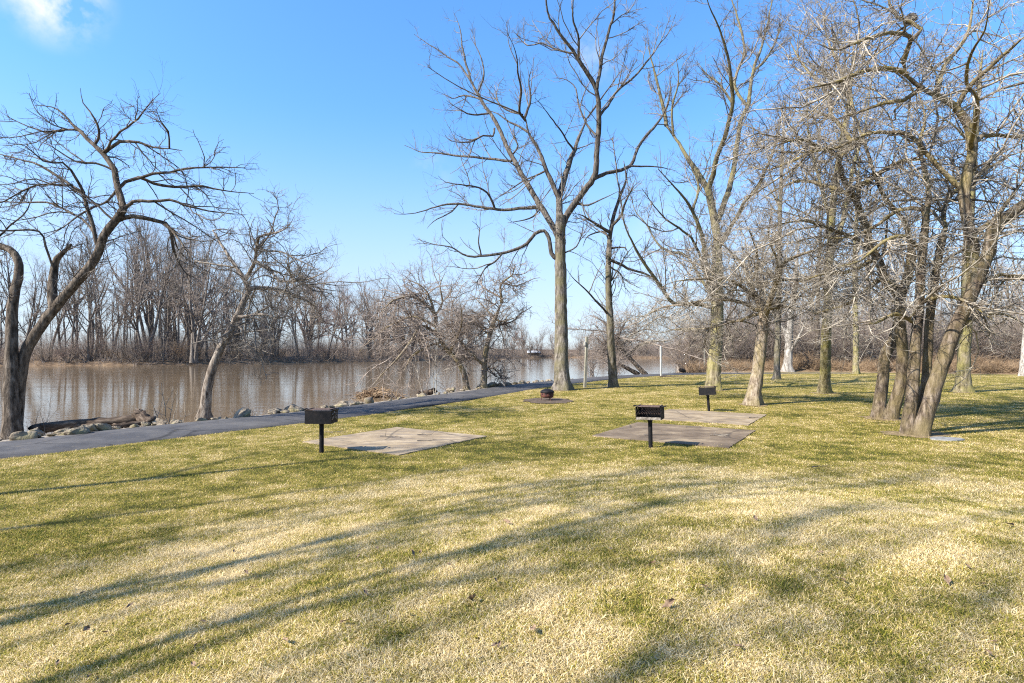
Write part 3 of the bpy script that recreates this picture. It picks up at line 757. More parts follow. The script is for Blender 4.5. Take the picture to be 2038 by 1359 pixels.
    straight('pale white trunk with spreading roots at the lawn edge', 47, [(1568, 738), (1570, 690), (1573, 640), (1582, 560), (1590, 480)], 17, 6, 'bark_pale', 29, kk=.8, mt='twig_pale',
             extra_limbs=[(9, 3, [(1570, 690), (1558, 650), (1535, 620), (1520, 590)]), (7, 3, [(1569, 705), (1590, 670), (1605, 630)])])
    straight('pale trunk at the far right edge of the lawn', 40, [(2034, 754), (2039, 700), (2046, 600), (2050, 480), (2060, 380)], 13, 6, 'bark_pale', 30, mt='twig_pale')
    straight('dark straight trunk in the brush behind the olive trunk', 52, [(1626, 741), (1627, 690), (1628, 600), (1632, 480), (1640, 380)], 10, 4, 'bark_dark', 31)
    # twin stems
    drawn_tree('twin_stem_tree', 'tree with two curved tan stems left of the big leaning cluster', 'tree', 14.7,
      [(27, 17, [(1748, 829), (1756, 764), (1761, 711), (1778, 675), (1790, 630), (1786, 587), (1764, 561), (1750, 521), (1728, 486)], 0, .0),
       (28, 18, [(1772, 832), (1790, 777), (1797, 720), (1793, 653), (1790, 600), (1806, 555), (1815, 500)], -.35, .0)],
      [(13, 5, [(1728, 486), (1706, 400), (1690, 375), (1670, 338), (1672, 309), (1697, 288), (1700, 230)]),
       (10, 4, [(1692, 378), (1720, 365), (1750, 346), (1796, 321), (1840, 318), (1880, 318)]),
       (10, 3, [(1788, 570), (1750, 556), (1728, 578), (1697, 600), (1658, 614), (1615, 625)]),
       (8, 3, [(1735, 500), (1690, 470), (1640, 450), (1590, 440), (1540, 450)]),
       (8, 3, [(1700, 395), (1650, 370), (1600, 360), (1550, 375), (1510, 400)]),
       (9, 3, [(1815, 505), (1800, 440), (1760, 390), (1730, 330), (1690, 200), (1650, 150)]),
       (8, 3, [(1672, 312), (1630, 290), (1580, 280), (1540, 290)]),
       (8, 3, [(1697, 288), (1660, 240), (1610, 220), (1570, 225)]),
       (8, 3, [(1745, 515), (1700, 540), (1640, 545), (1590, 560)]),
       (7, 3, [(1660, 240), (1640, 180), (1600, 130), (1570, 80)]), (7, 3, [(1700, 230), (1680, 150), (1650, 90), (1640, 30)]),
       (6, 3, [(1630, 290), (1580, 320), (1530, 340), (1490, 330)])],
      thorny(1.2, 1.0, 1.0, up=.01), M['bark_brown'], M['twig_pale'], 32, spread=.8, lw=1.15, k0=.62, mlimb=M['limb_lichen'],
      extra=dict(per_m=1.4, L=2.6, ang=60, wig=.15, up=.05, k=10, rcap=.04, rtip=.3, t0=.55))
    drawn_tree('multi_stem_tree', 'big crooked tree of three leaning stems at the right, a bird nest in its top', 'tree', 11.75,
      [(29, 15, [(1806, 864), (1812, 808), (1819, 742), (1823, 675), (1830, 609), (1832, 547), (1843, 432)], 0, .05),
       (21, 16, [(1826, 850), (1832, 808), (1845, 742), (1848, 675), (1853, 609), (1861, 547), (1875, 470)], .35, .05),
       (34, 22, [(1832, 867), (1852, 795), (1874, 728), (1892, 675), (1923, 609), (1942, 565), (1967, 499), (1977, 455), (2011, 424), (2045, 400), (2110, 360)], -.2, -.1)],
      [(20, 11, [(1935, 580), (1932, 480), (1919, 371), (1936, 288), (1927, 247), (1903, 214), (1874, 194), (1837, 173), (1804, 148), (1795, 119)], -.08),
       (9, 3, [(1804, 148), (1779, 136), (1738, 136), (1688, 157), (1639, 169), (1590, 181)]),
       (8, 3, [(1797, 125), (1812, 82), (1791, 70), (1754, 66), (1713, 82), (1668, 99), (1630, 90)]),
       (7, 4, [(1812, 82), (1835, 60), (1812, 48), (1785, 35), (1770, 10), (1765, -40)], .0),
       (8, 3, [(1934, 300), (1944, 206), (1919, 165), (1930, 110), (1960, 60), (1970, 0)]),
       (9, 3, [(1921, 380), (1870, 330), (1845, 305), (1812, 268), (1771, 264), (1721, 268), (1664, 293), (1598, 305), (1540, 301)]),
       (8, 3, [(1843, 440), (1837, 416), (1787, 416), (1750, 445), (1688, 474), (1630, 470)]),
       (8, 3, [(1936, 288), (1956, 268), (2000, 270), (2034, 270), (2090, 260)]),
       (9, 3, [(1930, 470), (1980, 430), (2020, 380), (2060, 320)]),
       (9, 3, [(1903, 214), (1940, 160), (1990, 110), (2030, 80), (2080, 40)]),
       (8, 3, [(1865, 190), (1880, 130), (1920, 80), (1935, 20), (1940, -40)]),
       (8, 3, [(1838, 500), (1800, 470), (1760, 480), (1710, 520), (1670, 530)]),
       (9, 3, [(1843, 432), (1850, 360), (1830, 290), (1840, 230), (1820, 160)]),
       (8, 3, [(1875, 470), (1890, 390), (1960, 340), (2010, 310), (2060, 290)]),
       (8, 3, [(1942, 565), (1990, 545), (2040, 560), (2100, 590)]),
       (7, 3, [(1900, 655), (1940, 630), (1990, 625), (2050, 650)]),
       (7, 3, [(1838, 600), (1870, 590), (1920, 600), (1980, 640)], -.5),
       (7, 3, [(1815, 640), (1780, 625), (1740, 640), (1700, 650)], -.5),
       (8, 3, [(1837, 173), (1800, 200), (1760, 205), (1700, 225), (1650, 240)])],
      thorny(1.1, .95, .95, up=.02), M['bark_brown'], M['twig_pale'], 33, spread=.75, lw=1.2, k0=.66, mlimb=M['limb_lichen'],
      extra=dict(per_m=1.8, L=2.3, ang=62, wig=.15, up=.05, k=10, rcap=.035, rtip=.3, t0=.6))
    # left bank
    drawn_tree('crooked_tree', 'large dark crooked bank tree at the left edge with a broken stub', 'tree', 12.6,
      [(34, 12, [(23, 862), (23, 764), (23, 669), (27, 592), (38, 542), (34, 516), (19, 497), (0, 489), (-45, 470)], 0, .1),
       (26, 17, [(30, 850), (42, 745), (57, 688), (84, 646), (115, 607), (153, 562), (188, 516), (207, 470), (230, 439), (245, 415)], .25, .0)],
      [(16, 3, [(240, 425), (245, 415), (233, 377), (226, 339), (203, 308), (188, 289), (165, 262), (145, 247), (126, 228), (103, 213), (69, 209)], .1),
       (21, 13, [(108, 612), (106, 546), (111, 512), (130, 496), (143, 487)], .0),
       (11, 4, [(230, 440), (264, 431), (298, 435), (325, 442), (341, 469), (346, 495), (352, 519), (371, 546), (386, 553)]),
       (6, 2, [(325, 442), (360, 481), (377, 507), (395, 530)]),
       (8, 2, [(243, 417), (268, 400), (298, 400), (337, 396), (367, 408), (413, 419), (490, 427)]),
       (8, 3, [(233, 378), (249, 362), (276, 354), (306, 366), (344, 370), (402, 372), (452, 379), (505, 385)]),
       (7, 2, [(255, 360), (302, 347), (337, 341), (367, 335), (421, 331), (509, 335)]),
       (8, 3, [(203, 308), (214, 297), (237, 283), (275, 285), (306, 293), (337, 295), (363, 299)]),
       (4, 2, [(337, 295), (335, 262), (318, 238), (310, 215)]),
       (9, 3, [(193, 487), (188, 454), (172, 415), (168, 385), (145, 369), (115, 347), (84, 331), (46, 320), (8, 308), (-40, 300)]),
       (6, 2, [(168, 385), (157, 362), (142, 339), (126, 324), (88, 320), (50, 290), (10, 285)]),
       (5, 3, [(145, 369), (103, 366), (77, 366), (46, 381), (11, 400), (-30, 410)]),
       (5, 3, [(190, 470), (165, 435), (126, 415), (92, 404), (57, 404), (0, 402), (-40, 404)]),
       (5, 2, [(225, 437), (199, 412), (176, 393), (138, 373), (110, 350)]),
       (5, 3, [(108, 540), (90, 490), (77, 461), (38, 460), (0, 458), (-40, 455)]),
       (6, 2, [(188, 289), (200, 262), (190, 235), (165, 205), (160, 175)]),
       (6, 2, [(203, 305), (240, 262), (275, 235), (300, 205), (320, 185)]),
       (5, 2, [(165, 262), (130, 258), (90, 262), (40, 245), (0, 222)]),
       (5, 2, [(226, 339), (190, 325), (150, 320), (100, 290), (60, 275)]),
       (5, 2, [(233, 377), (215, 400), (170, 420), (120, 455), (80, 480)])],
      [dict(per_m=4.2, L=.8, ang=48, wig=.2, up=.015, k=7, rcap=.012, rtip=.4, t0=.15, sides=4, grow=.7, flat=.8),
       dict(per_m=6.2, L=.36, ang=50, wig=.24, up=.015, k=5, rcap=.0065, rtip=.5, t0=.05, flat=.9),
       dict(per_m=6, L=.11, ang=58, wig=.25, up=.03, k=2, rcap=.0048, rtip=.8, t0=.1),
       dict(per_m=6, L=.045, ang=60, wig=.2, up=.03, k=1, rcap=.0045, rtip=1.0, t0=.1)],
      M['bark_dark'], M['twig_dark'], 34, spread=.45,
      extra=dict(per_m=.7, L=1.6, ang=60, wig=.17, up=.03, k=9, rcap=.025, rtip=.3, t0=.65))
    drawn_tree('leaning_tree', 'small pale trunk leaning right over the bank, forked at its top', 'tree', 15.7,
      [(22, 11, [(405, 832), (413, 776), (421, 738), (440, 695), (459, 657), (475, 623), (494, 577)], 0, .05)],
      [(10, 3, [(494, 577), (490, 562), (475, 535), (455, 508), (432, 474), (423, 460), (445, 456), (470, 462)]),
       (9, 2, [(490, 555), (509, 519), (511, 484), (513, 473), (547, 465), (574, 450), (587, 427)]),
       (11, 3, [(494, 577), (505, 572), (536, 572), (570, 580), (597, 592), (624, 607), (645, 640)]),
       (7, 2, [(509, 519), (536, 534), (555, 557), (590, 560), (630, 550), (665, 530)]),
       (7, 2, [(472, 630), (494, 629), (528, 625), (547, 634), (585, 628)]),
       (6, 2, [(464, 648), (482, 657), (486, 680), (513, 695), (545, 705)]),
       (5, 2, [(511, 484), (530, 500), (560, 500), (600, 520), (640, 540)]),
       (4, 2, [(547, 465), (535, 440), (528, 430)]),
       (5, 2, [(570, 580), (600, 565), (640, 575), (680, 580)])],
      thorny(.85, 1.0, 1.1, up=.0), M['bark_buff'], M['twig_grey'], 35, spread=.7,
      extra=dict(per_m=1.5, L=1.3, ang=60, wig=.17, up=.0, k=9, rcap=.02, rtip=.3, t0=.5))
    droop = [dict(per_m=3.7, L=1.7, ang=55, wig=.24, up=-.03, k=8, rcap=.022, rtip=.4, t0=.1, sides=4, grow=.5),
             dict(per_m=4.4, L=.8, ang=52, wig=.26, up=-.02, k=5, rcap=.014, rtip=.5, t0=.05),
             dict(per_m=5.5, L=.3, ang=55, wig=.28, up=0, k=3, rcap=.011, rtip=.7, t0=.1)]
    drawn_tree('crooked_tree', 'arching brown tree drooping left over the river, mid bank', 'tree', 27,
      [(13, 8, [(928, 777), (923, 743), (906, 712), (892, 699), (875, 675), (866, 650)], 0, .1)],
      [(9, 3, [(866, 650), (864, 623), (840, 599), (813, 589), (782, 599), (760, 620)]),
       (7, 2, [(870, 662), (837, 650), (813, 685), (792, 712), (765, 740), (737, 774)]),
       (6, 2, [(866, 650), (830, 630), (790, 640), (745, 670), (715, 700)]),
       (6, 2, [(864, 623), (850, 580), (820, 560), (800, 555)]),
       (6, 2, [(864, 630), (880, 600), (875, 570), (885, 545)]),
       (6, 2, [(880, 680), (850, 690), (820, 710), (800, 745)]),
       (6, 2, [(895, 702), (910, 670), (920, 640), (915, 600)])],
      droop, M['bark_tan'], M['twig_far'], 36, spread=.8, extra=dict(per_m=1.5, L=2.2, ang=60, wig=.18, up=-.02, k=9, rcap=.03, rtip=.3, t0=.4))
    drawn_tree('crooked_tree', 'upright brown tree beside the arching one on the bank', 'tree', 27.2,
      [(13, 8, [(962, 771), (964, 743), (967, 699), (974, 668), (985, 633), (998, 602)], 0, .05)],
      [(7, 2, [(998, 602), (998, 565), (1019, 547), (1025, 520)]),
       (7, 3, [(962, 725), (943, 709), (926, 692), (902, 657), (890, 640)]),
       (5, 2, [(985, 633), (960, 610), (940, 590)]), (5, 2, [(985, 635), (1005, 640), (1030, 630)]),
       (5, 2, [(975, 668), (955, 650), (935, 640)]), (5, 2, [(966, 735), (985, 735), (1000, 755)])],
      thorny(1.2, 1.8, .95, up=.02), M['bark_tan'], M['twig_far'], 37, spread=.7, extra=dict(per_m=1.2, L=1.6, ang=55, wig=.18, up=0, k=8, rcap=.025, rtip=.3, t0=.4))
    drawn_tree('leaning_tree', 'two stemmed bank tree leaning far left over the water near the white post', 'tree', 43,
      [(11, 6, [(1284, 744), (1262, 722), (1245, 703), (1228, 680), (1212, 655)], 0, .05), (10, 6, [(1270, 744), (1244, 731), (1222, 717), (1200, 700)], .3, .05)],
      [(6, 2, [(1228, 680), (1240, 650), (1255, 630)]), (6, 2, [(1212, 655), (1200, 640), (1185, 630)]),
       (6, 2, [(1222, 717), (1205, 690), (1185, 670)]), (6, 2, [(1250, 708), (1270, 690), (1300, 680), (1330, 680)]),
       (5, 2, [(1235, 690), (1260, 665), (1285, 655), (1305, 660)])],
      [dict(per_m=4.0, L=1.7, ang=60, wig=.2, up=-.02, k=8, rcap=.024, rtip=.4, t0=.05, sides=4, grow=.5),
       dict(per_m=4.6, L=.9, ang=55, wig=.26, up=-.02, k=5, rcap=.016, rtip=.5, t0=.05),
       dict(per_m=4, L=.4, ang=55, wig=.28, up=0, k=3, rcap=.012, rtip=.7, t0=.1)], M['bark_dark'], M['twig_far'], 38, spread=.8,
      extra=dict(per_m=3, L=2.4, ang=65, wig=.18, up=.02, k=8, rcap=.04, rtip=.3, t0=.4))
build_near_trees()

# trees without drawn limbs: woods across the river, the right hand wood, and trees left of the camera
def wild_meshes(seed, H, r0, fork, levels, mb, mt, lean=.03, crown0=.35, nlimb=.8, ltop=.34, sides=8):
    rng = np.random.default_rng(seed)
    acc_t, acc = Acc(), Acc(); seeds = []
    for s in range(fork):
        k = 14; p = np.zeros((k + 1, 3)); D = np.array([rng.normal(0, lean + (.16 if fork > 1 else 0)), rng.normal(0, lean + (.16 if fork > 1 else 0)), 1.0])
        hh = H * rng.uniform(.82, 1.0) if s else H
        p[0] = (rng.normal(0, r0 * .7) if s else 0, rng.normal(0, r0 * .7) if s else 0, -.4)
        for i in range(k):
            D = D + np.array([*rng.normal(0, .055, 2), .05]); D /= np.linalg.norm(D); p[i + 1] = p[i] + D * (hh + .4) / k
        f = np.linspace(0, 1, k + 1); r = r0 * (1 if s == 0 else .8) * (1 - .86 * f ** .9) * (1 + .45 * np.exp(-f * 25))
        acc_t.add(tubes(p[None], r[None], sides, rng, .03), 0); seeds.append((p[None], r[None]))
    lim = spawn(seeds, rng, nlimb, H * ltop, ang=34, wig=.09, up=.07, k=9, rcap=r0 * .45, rtip=.22, t0=crown0, grow=1.0)
    acc.add(tubes(lim[0], lim[1], 6), 0)
    grow_levels([lim], rng, levels, acc)
    return acc_t.mesh('trunk', [mb]), acc.mesh('crown', [mb, mt])
def wood_levels(kk, rc, dens=1.0):
    return [dict(per_m=1.0 * dens, L=2.2 * kk, ang=40, wig=.15, up=.06, k=6, rcap=.045 * rc, rtip=.35, t0=.1, sides=4, grow=.8),
            dict(per_m=2.4 * dens, L=1.05 * kk, ang=44, wig=.22, up=.03, k=4, rcap=.019 * rc, rtip=.5, t0=.1),
            dict(per_m=2.6 * dens, L=.6 * kk, ang=48, wig=.25, up=.02, k=2, rcap=.0125 * rc, rtip=.7, t0=.15)]
def plant(meshes, name, loc, rz, sc, label, cat, group):
    root = empty(name, loc, label, cat, group, rz); root.scale = (sc[0], sc[0], sc[1])
    link('trunk', meshes[0], root); link('crown', meshes[1], root)
    return root
def build_woods():
    rnd = random.Random(8); rng = np.random.default_rng(77)
    V = []
    for i in range(9):
        V.append(wild_meshes(200 + i, 20, .27, [1, 2, 1, 3, 1, 1, 1, 2, 1][i], wood_levels(1.0, 1.1), M['bark_far'], M['twig_far'] if i % 4 else M['twig_grey'],
                             crown0=[.3, .2, .38, .15, .33, .2, .42, .2, .3][i], nlimb=[.9, .7, .8, .6, .9, .7, .8, .6, 1.0][i]))
    VF = [wild_meshes(270 + i, 20, .3, 1 + i % 2, wood_levels(1.1, 2.3, .9), M['bark_far'], M['twig_far'] if i else M['twig_red'], crown0=[.15, .25, .1, .2][i], nlimb=.9) for i in range(4)]
    thin = [wild_meshes(230 + i, 14, .10, 1, wood_levels(.75, .9, 1.0), M['bark_far'], M['twig_far'], lean=.06, crown0=.35, nlimb=1.2, ltop=.22, sides=6) for i in range(4)]
    bush = [wild_meshes(240 + i, 5, .06, 5, wood_levels(.5, .8, 1.5), M['bark_far'], [M['twig_far'], M['twig_red'], M['twig_straw']][i % 3], lean=.3, crown0=.1, nlimb=2.2, ltop=.4, sides=5) for i in range(6)]
    T = np.gradient(FAR_SHORE, axis=0); T /= np.linalg.norm(T, axis=1)[:, None]; Nn = np.stack([-T[:, 1], T[:, 0]], 1)
    # skyline of the far wood, photo pixels
    sx = [-300, 0, 120, 200, 290, 330, 385, 450, 520, 600, 660, 730, 790, 850, 900, 960, 1010, 1060, 1110, 1200, 1300, 1360, 1500]
    sy = [470, 490, 520, 500, 455, 520, 455, 545, 560, 540, 575, 545, 600, 580, 610, 590, 622, 655, 650, 668, 680, 680, 670]
    def target_h(x, y):
        px = CX + x / y * F; top = np.interp(px, sx, sy); return (CY - top) / F * y + 1.7
    # fixed larger trees one can tell apart
    big = [(285, 111, 1, 'tall dark tree with forked crown across the river, left of the pale leaning trunk'),
           (383, 108, 3, 'tall dark many stemmed tree across the river, just left of the pale leaning trunk'),
           (178, 112, 4, 'grey trunked tree across the river behind the crooked tree fork'),
           (735, 150, 5, 'pale forked tree rising above the far wood behind the arching tree'),
           (1075, 246, 7, 'spreading tree across the river beside the small white shed')]
    for px, d, v, lab in big:
        x = (px - CX) / F * d; h = target_h(x, d) * 1.03
        plant(V[v], 'bare_tree', (x, d, .1), rnd.random() * 6.28, (h / 20 * 1.05, h / 20), lab, 'tree', 'trees in the wood across the river')
    n = 0
    idx = np.arange(len(FAR_SHORE))
    cand = []
    for row, (o0, o1, cnt, hs, hv) in enumerate(((2, 6, 46, .62, .38), (6, 16, 52, .72, .3), (16, 40, 60, .9, .25))):
        for j in range(cnt):
            # even spacing in view angle
            px = -60 + (1400 + 60) * (j + rnd.random()) / cnt
            ray = (px - CX) / F
            a = np.abs(FAR_SHORE[:, 0] / np.maximum(FAR_SHORE[:, 1], 1) - ray).argmin()
            o = rnd.uniform(o0, o1); p = FAR_SHORE[a] + Nn[a] * o
            h = target_h(p[0], p[1]) * (hs + hv * rnd.random())
            small = rnd.random() < (.45 if row < 2 else .15)
            small = small and p[1] < 160; ms = rnd.choice(thin) if small else rnd.choice(V if p[1] < 150 else VF); base_h = 14 if small else 20
            h = max(h, 4) * (.85 if small else 1)
            s = h / base_h
            plant(ms, 'bare_tree', (p[0], p[1], .05), rnd.random() * 6.28, (s * rnd.uniform(.85, 1.15) * (1.25 if s < .5 else 1), s),
                  'slender bare tree in the wood across the river' if small else 'bare grey brown tree in the wood across the river', 'tree',
                  'slender trees in the wood across the river' if small else 'trees in the wood across the river')
    for j in range(56):
        px = -40 + 1420 * (j + rnd.random()) / 56; ray = (px - CX) / F
        a = np.abs(FAR_SHORE[:, 0] / np.maximum(FAR_SHORE[:, 1], 1) - ray).argmin()
        p = FAR_SHORE[a] + Nn[a] * rnd.uniform(.6, 4); s = rnd.uniform(.5, 1.05) * (1.25 if p[1] > 170 else 1)
        ms = rnd.choice(bush); o = empty('shrub', (p[0], p[1], -.2), 'bare brown shrub along the far river bank', 'shrub', 'shrubs along the far river bank', rnd.random() * 6.28)
        o.scale = (s * 1.3, s * 1.3, s); link('stem', ms[0], o); link('crown', ms[1], o)
    # right hand wood beyond the lawn
    for j in range(64):
        px = 1345 + 760 * (j + rnd.random()) / 64; d = rnd.uniform(52, 118) if j % 3 else rnd.uniform(120, 190)
        d = max(d, 49.5)
        x = (px - CX) / F * d
        small = rnd.random() < .5
        h = rnd.uniform(13, 21) if px > 1420 else rnd.uniform(5, 10)
        if px > 1900: h *= .85
        ms = rnd.choice(thin) if small else rnd.choice(V); s = h / (14 if small else 20)
        plant(ms, 'bare_tree', (x, d, .4), rnd.random() * 6.28, (s * rnd.uniform(.9, 1.15), s),
              'slender bare tree in the wood beyond the lawn' if small else 'bare brown tree in the wood beyond the lawn', 'tree',
              'slender trees in the wood beyond the lawn' if small else 'trees in the wood beyond the lawn')
    for j in range(44):
        px = 1352 + 720 * (j + rnd.random()) / 44; d = rnd.uniform(52, 64); x = (px - CX) / F * d
        s = rnd.uniform(.35, .75) if j % 3 else rnd.uniform(.7, 1.0)
        ms = rnd.choice(bush); o = empty('shrub', (x, d, .3), 'tangled brown shrub at the edge of the lawn', 'shrub', 'shrubs at the edge of the lawn', rnd.random() * 6.28)
        o.scale = (s * 1.3, s * 1.3, s); link('stem', ms[0], o); link('crown', ms[1], o)
    # trees left of the camera, whose long shadows fall over the near lawn
    slim = [wild_meshes(260 + i, 15, .17, 1, tall(1.0, 1.0, .8), M['bark_grey'], M['twig_grey'], lean=.02, crown0=.42, nlimb=.85, ltop=.24) for i in range(2)]
    for k, (x, y, h, lean, lab) in enumerate(((-11.0, 3.6, 13, 0, 'slim bare tree left of the camera nearest the path'),
            (-10.3, -.4, 14, 5, 'slim bare tree left of the camera, second from the path'), (-10.1, -2.2, 15, 12, 'slim bare tree left of the camera leaning towards the river'),
            (-8.9, -2.0, 15, 12, 'slim leaning bare tree nearest the camera on its left'), (-8.8, -3.0, 14, 12, 'slim leaning bare tree behind the nearest one'),
            (-8.0, -4.1, 15, 15, 'strongly leaning bare tree behind and left of the camera'), (-8.5, -5.1, 15, 8, 'bare tree farthest behind the camera'),
            (-12.6, -1.3, 14, 10, 'thin bare tree farthest left of the camera'), (-11.4, -3.5, 15, 11, 'thin bare tree left of and behind the leaning ones'),
            (-9.6, -3.9, 14, 13, 'thin leaning bare tree between the leaning ones'), (-10.9, 1.4, 13, 4, 'thin bare tree third from the path'))):
        o = plant(slim[k % 2], 'bare_tree', (x, y, gz(x, y)), 0, ((.75, .5, .55, .5, .42, .42, .4, .42, .4, .38, .42)[k], h / 15), lab, 'tree', 'trees behind the camera')
        o.rotation_euler = (-math.radians(lean), 0, 0)
    return thin, bush
THIN, BUSH = build_woods()

def build_undergrowth():
    """thickets too dense to count: stems and brush in the woods and the bramble hedge along the lawn"""
    rng = np.random.default_rng(5)
    def brush(name, P2, z, H, r, mats, label, cat, k=4, wig=.25, spread=.35, sub=4):
        n = len(P2); p = np.column_stack([P2, z - .1]); D = np.column_stack([rng.normal(0, spread, (n, 2)), np.ones(n)])
        D /= np.linalg.norm(D, axis=1, keepdims=True); pts = [p]
        for j in range(k):
            D = D + rng.normal(0, wig, (n, 3)); D /= np.linalg.norm(D, axis=1, keepdims=True); p = p + D * (H / k)[:, None]; pts.append(p)
        P = np.stack(pts, 1); P[:, 1:, 2] = np.maximum(P[:, 1:, 2], (z + .02)[:, None]); R = r[:, None] * (1 - .6 * np.arange(k + 1) / k)
        acc = Acc(); acc.add(tubes(P, R, 3), 0)
        c = spawn([(P, R)], rng, sub / H.mean(), H.mean() * .38, ang=45, wig=.25, up=.02, k=3, rcap=r.mean() * .7, rtip=.5, t0=.15)
        acc.add(tubes(c[0], c[1], 3), 0)
        tag(link(name, acc.mesh(name, mats)), label, cat, kind='stuff')
    T = np.gradient(FAR_SHORE, axis=0); T /= np.linalg.norm(T, axis=1)[:, None]; Nn = np.stack([-T[:, 1], T[:, 0]], 1)
    n = 24000; a = rng.integers(20, len(FAR_SHORE) - 12, n); o = 2 + 90 * rng.random(n) ** 1.3; P = FAR_SHORE[a] + Nn[a] * o[:, None] + rng.normal(0, 1.2, (n, 2))
    brush('thicket', P, np.full(n, .15), 2 + 6 * rng.random(n) ** 1.6, rng.uniform(.013, .03, n), [M['twig_far']], 'brown leafless thicket filling the wood across the river', 'thicket', wig=.12, spread=.18, sub=7)
    n = 9000; a = rng.integers(20, len(FAR_SHORE) - 12, n); o = -.2 + 5 * rng.random(n); P = FAR_SHORE[a] + Nn[a] * o[:, None] + rng.normal(0, .8, (n, 2))
    brush('dead_grass', P, np.interp(o, [-.2, 1.2, 3, 8], [-.9, -.45, -.05, .2]), rng.uniform(.5, 1.6, n), rng.uniform(.012, .03, n), [M['twig_far']], 'dead brown grass and brush along the far waterline', 'dead grass', k=3, spread=.5)
    n = 13000; px = 1330 + 780 * rng.random(n); d = np.maximum(52.5, 47 + 66 * rng.random(n) ** 1.4); P = np.column_stack([(px - CX) / F * d, d])
    z = ground_z(P); ok = z > -.5; P, z = P[ok], z[ok]; n = len(P)
    brush('thicket', P, z, 1.2 + 6.5 * rng.random(n) ** 1.6, rng.uniform(.009, .02, n), [M['twig_far']], 'brown leafless thicket in the wood beyond the lawn', 'thicket', wig=.16, spread=.25, sub=7)
    n = 20000; px = 1372 + 740 * rng.random(n); edge = np.interp(px, [1350, 1480, 1700, 2038, 2120], [45.5, 48.0, 47.6, 44.0, 42])
    d = edge + 6 * rng.random(n) ** 1.2; P = np.column_stack([(px - CX) / F * d, d]); z = ground_z(P); ok = z > -.6; P, z = P[ok], z[ok]; n = len(P)
    mx = .65 + .35 * np.sin(P[:, 0] * .8) * np.sin(P[:, 0] * .27 + 1)
    brush('bramble_hedge', P, z, rng.uniform(.7, 2.2, n) * mx, rng.uniform(.008, .018, n), [M['twig_straw']], 'low rusty brown bramble hedge along the far edge of the lawn', 'bramble', k=5, wig=.5, spread=.9, sub=4)
build_undergrowth()

# ------------------------------------------------------------------ bank: rocks, logs, saplings
def rock_mesh(seed, sub=3):
    bm = bmesh.new(); bmesh.ops.create_icosphere(bm, subdivisions=sub, radius=.5)
    off = Vector((seed * 3.1, seed * 1.7, seed * .9))
    rnd = random.Random(seed)
    planes = [(Vector((rnd.gauss(0, 1), rnd.gauss(0, 1), rnd.gauss(0, 1))).normalized(), rnd.uniform(.24, .38)) for _ in range(9)]
    for v in bm.verts:
        for nrm, dd in planes:
            k = v.co.dot(nrm)
            if k > dd: v.co -= nrm * (k - dd) * .85
        v.co *= 1 + .34 * mnoise.noise(v.co * 2.4 + off) + .16 * mnoise.noise(v.co * 6 + off) + .05 * mnoise.noise(v.co * 14 + off)
        v.co.z *= .68
    return bm_mesh('rock', bm, M['rock'], seed % 3 == 0)
def build_rocks():
    RM = [rock_mesh(i) for i in range(9)]; rnd = random.Random(4)
    T = np.gradient(PATH, axis=0); T /= np.linalg.norm(T, axis=1)[:, None]; Nn = np.stack([-T[:, 1], T[:, 0]], 1)
    named = [(50, 866, 11.1, .44, 'dark rounded boulder at the foot of the large left tree'),
             (157, 862, 11.7, .44, 'mossy green boulder beside the path in front of the logs'),
             (205, 850, 12.6, .42, 'grey pink flat boulder between the mossy boulder and the log end'),
             (128, 856, 12.1, .36, 'small grey boulder left of the mossy boulder'),
             (268, 848, 13.0, .26, 'pale tan rock beside the path below the log end'),
             (588, 824, 16.4, .50, 'tan boulder by the path behind the left grill'),
             (680, 812, 17.9, .46, 'yellowish boulder right of the left grill by the water'),
             (708, 811, 18.3, .36, 'low flat rock next to the yellowish boulder'),
             (840, 789, 21.9, .38, 'white topped rock by the path near the pale sapling')]
    for px, py, d, s, lab in named:
        s *= .85
        x = (px - CX) / F * d; o = link('rock', rnd.choice(RM)); o.location = (x, d, gz(x, d) + s * .12)
        o.scale = (s * 1.25, s * rnd.uniform(.8, 1.1), s * rnd.uniform(.85, 1.1)); o.rotation_euler = (rnd.gauss(0, .15), rnd.gauss(0, .15), rnd.gauss(0, .4))
        tag(o, lab, 'rock', 'rocks edging the river bank')
    n = 0
    for i in range(12, 92):
        for rep in range(4 if i < 45 else 3):
            if rnd.random() < .18: continue
            p = PATH[i] + T[i] * rnd.uniform(-.3, .3) + Nn[i] * (1.22 + abs(rnd.gauss(0, .5)))
            s = min(.4, max(.08, rnd.lognormvariate(math.log(.165), .5)))
            if p[1] > 26: s *= 1.25
            o = link('rock', rnd.choice(RM)); o.location = (p[0], p[1], gz(*p) + s * .16)
            o.scale = (s * rnd.uniform(.9, 1.6), s * rnd.uniform(.8, 1.2), s * rnd.uniform(.7, 1.2)); o.rotation_euler = (rnd.gauss(0, .25), rnd.gauss(0, .25), rnd.random() * 6.28)
            tag(o, 'pale weathered rock in the row edging the river bank', 'rock', 'rocks edging the river bank'); n += 1
build_rocks()

